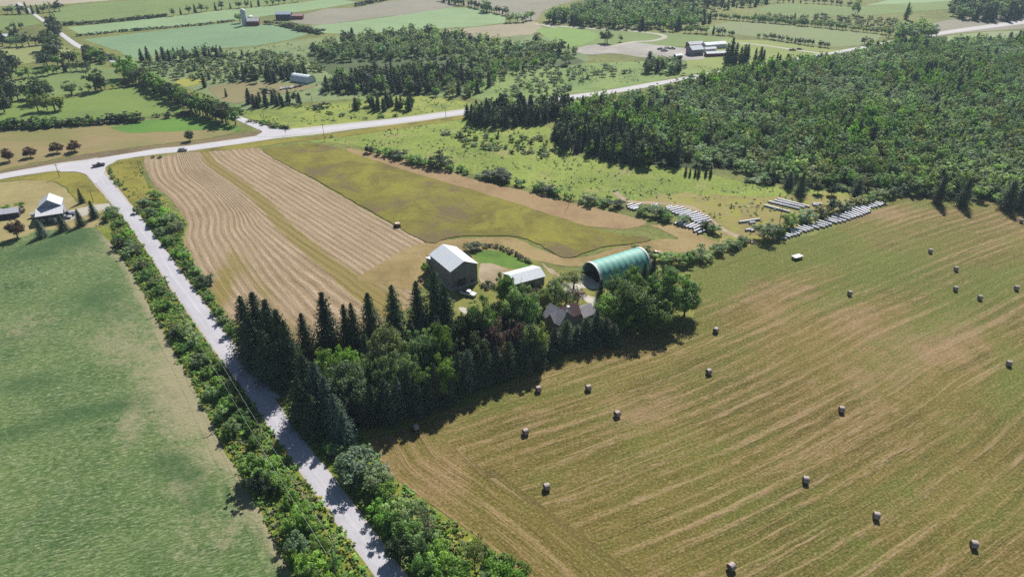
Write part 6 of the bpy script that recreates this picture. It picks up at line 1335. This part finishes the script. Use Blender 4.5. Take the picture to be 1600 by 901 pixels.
TA = [(90, 152, 185, 130), (105, 187, 320, 127), (145, 205, 290, 167), (190, 217, 290, 190), (470, 162, 575, 135), (700, 187, 800, 165), (720, 210, 900, 172), (760, 235, 980, 182), (800, 263, 1020, 207), (850, 285, 1100, 225), (910, 305, 1110, 248), (920, 337, 1090, 287), (1085, 288, 1190, 256), (1060, 330, 1255, 280), (1080, 355, 1300, 303), (1100, 382, 1360, 325), (1140, 408, 1385, 352), (1190, 432, 1415, 385)]
TA2 = [(840, 440, 940, 395), (900, 452, 1000, 410), (960, 472, 1060, 425), (1010, 490, 1150, 432), (1065, 503, 1200, 448), (1130, 518, 1265, 457), (1140, 558, 1310, 487), (1205, 585, 1360, 520), (1355, 562, 1430, 532)]
TBk = [(750, 200, 1250, 322), (700, 222, 1170, 332), (610, 240, 1100, 356), (540, 297, 940, 402), (150, 562, 480, 515), (310, 577, 400, 565), (250, 688, 375, 665), (330, 697, 400, 688), (1290, 268, 1440, 282), (1300, 290, 1390, 302)]
TC = [(720, 765, 890, 826), (790, 748, 950, 797), (860, 735, 990, 776), (960, 740, 1050, 767), (960, 705, 1100, 750), (950, 668, 1130, 722), (1040, 655, 1210, 708), (1075, 632, 1260, 690), (1145, 618, 1310, 675), (1225, 603, 1400, 660), (1295, 588, 1490, 642), (1345, 568, 1540, 620), (1390, 540, 1600, 602)]
TD = [(490, 515, 680, 575), (540, 503, 750, 562), (590, 480, 820, 547), (620, 440, 890, 520), (700, 430, 940, 497), (800, 415, 980, 485), (820, 390, 1030, 470), (830, 358, 1080, 458), (880, 342, 1120, 437), (940, 320, 1160, 422), (1000, 310, 1200, 408), (1040, 303, 1205, 372), (1085, 298, 1205, 345), (1150, 298, 1260, 332), (1180, 272, 1310, 322), (1230, 260, 1370, 308), (1285, 250, 1400, 292), (1335, 243, 1422, 275)]
for nm, lst, ox, oy in (('back rows of the left group', TA, 970, 305), ('front rows of the left group', TA2, 970, 305), ('loose rows on the dry meadow', TBk, 1140, 290), ('lower half of the right group', TC, 1140, 290), ('upper half of the right group', TD, 1240, 290)):
    for i, (x0, y0, x1, y1) in enumerate(lst):
        tube_row((ox+x0/10, oy+y0/10), (ox+x1/10, oy+y1/10), f'white silage tube, {ORD[i]} from the left, {nm}')

# ------------------------------------------------------------------ poles, wires, signs
def pole(px, by, ty, label, arm=True, name='utility_pole', h=None, az=0.0, r0=0.15):
    fx, fy = foot(px, ty, by) if ty else (px, by)
    X, Y = P(fx, fy); h = h or H_AT(fx, fy, ty); r = empty(name, (X, Y, 0), math.radians(az)); tag(r, label, 'pole', 'utility poles')
    v, f = tube([(0, 0, -0.1), (0, 0, h)], [r0, r0*0.7], 8); poly_mesh('post', v, list(f)+[tuple(range(8, 16))], M_POLE, r)
    if arm:
        c = poly_mesh('crossarm', *boxes([(-1.15, -.06, h-0.75, 1.15, .06, h-0.6)]), M_POLE, r)
        for x in (-1.05, 1.05): v, f = tube([(x, 0, h-0.6), (x, 0, h-0.4)], [.06, .05], 6); poly_mesh('insulator', v, f, M_TRIM, c)
    return (X, Y, h, math.radians(az))
p1 = pole(353.5, 641, 592, 'utility pole in the shrubs left of the gravel road, opposite the farm driveway', az=37)
p2 = pole(517, 925, 856, 'utility pole by the gravel road at the bottom edge of the photo', az=37)
d_ = (p1[0]-p2[0], p1[1]-p2[1]); p0 = (p1[0]+d_[0]*1.0, p1[1]+d_[1]*1.0)
pole(447, 602, 556, 'bare pole standing at the farm driveway mouth', arm=False, r0=0.13)
pole(86, 277, 256, 'utility pole on the grassy corner below the paved road', az=0)
pole(214, 272, 250, 'utility pole on the verge right of the junction', az=10)
pole(140, 315, 297, 'utility pole by the house driveway', az=30)
pole(1223, 345, 323, 'utility pole rising behind the large willow shrub', az=0)
pole(503.5, 220, 193, 'utility pole on the near side of the paved road beyond the side road', az=10)
pole(486, 162, 149, 'utility pole out on the north meadow', az=10, arm=False)
pole(410, 187, 173, 'utility pole beside the side road on the meadow', az=10, arm=False)
pole(696, 184, 168, 'utility pole on the paved road near the conifer stand', az=10)
pole(815, 452, 433, 'thin pole in front of the white-roofed shed', arm=False, r0=0.08)
pole(889, 322, 300, 'slim pole on the meadow between two shrubs', arm=False, r0=0.08)
def wire(a, b, sag, label):
    n = 16; pts = []
    for i in range(n+1):
        t = i/n; pts.append(tuple(a[k]+(b[k]-a[k])*t for k in range(2))+(a[2]+(b[2]-a[2])*t-4*sag*t*(1-t),))
    v, f = tube(pts, [0.022]*(n+1), 4); o = poly_mesh('power_line', v, f, M_WIRE); tag(o, label, 'wire', 'overhead wires')
def armend(p, s, dz=-0.4): return (p[0]+s*1.05*math.cos(p[3]), p[1]+s*1.05*math.sin(p[3]), p[2]+dz)
for s, l in ((-1, 'left overhead wire above the roadside shrubs, near span'), (1, 'right overhead wire above the roadside shrubs, near span')):
    wire(armend(p1, s), armend(p2, s), 0.8, l)
h1 = p1[2]; pn = pole(0, 0, 0, '', name='x') if False else None
# next pole up the line
X0, Y0 = p0; r = empty('utility_pole', (X0, Y0, 0), math.radians(37)); tag(r, 'utility pole half hidden in the shrubs midway up the gravel road', 'pole', 'utility poles')
v, f = tube([(0, 0, -.1), (0, 0, h1)], [.15, .1], 8); poly_mesh('post', v, list(f)+[tuple(range(8, 16))], M_POLE, r); poly_mesh('crossarm', *boxes([(-1.15, -.06, h1-0.75, 1.15, .06, h1-0.6)]), M_POLE, r)
for s, l in ((-1, 'left overhead wire above the roadside shrubs, far span'), (1, 'right overhead wire above the roadside shrubs, far span')):
    wire(armend(p1, s), armend((X0, Y0, h1, math.radians(37)), s), 0.8, l)
def sign(px, py, h, mat, label, w_=0.75):
    X, Y = P(px, py); r = empty('road_sign', (X, Y, 0)); tag(r, label, 'road sign'); v, f = tube([(0, 0, 0), (0, 0, h)], [.045, .045], 6); poly_mesh('post', v, f, M_STEEL, r)
    V = []; 
    for d in (-.065, -.05):
        for i in range(8): t = math.pi/8+i*math.pi/4; V.append((w_/2*1.08*math.cos(t), d, h-0.1+w_/2*1.08*math.sin(t)))
    poly_mesh('plate', V, [tuple(range(8)), tuple(range(15, 7, -1))]+[(i, i+8, (i+1) % 8+8, (i+1) % 8) for i in range(8)], mat, r)
sign(447, 212, 2.6, M_DARKBOARD, 'small dark sign on a post at the side road junction')
sign(174, 325, 1.6, M_DARKBOARD, 'small sign on a post where the house drive meets the gravel road', 0.5)

# ------------------------------------------------------------------ the air: pale haze, one even box
hz = bpy.data.materials.new('haze_air'); hz.use_nodes = True; t_ = hz.node_tree; t_.nodes.clear(); o_ = t_.nodes.new('ShaderNodeOutputMaterial'); pv = t_.nodes.new('ShaderNodeVolumePrincipled')
pv.inputs['Color'].default_value = (0.62, 0.80, 1.0, 1); pv.inputs['Density'].default_value = HAZE; pv.inputs['Anisotropy'].default_value = 0.2; t_.links.new(pv.outputs[0], o_.inputs['Volume'])
v, f = boxes([(-4000, -900, -1, 4000, 7000, CAM_H+4)]); ho = poly_mesh('haze', v, f, hz); ho['kind'] = 'stuff'
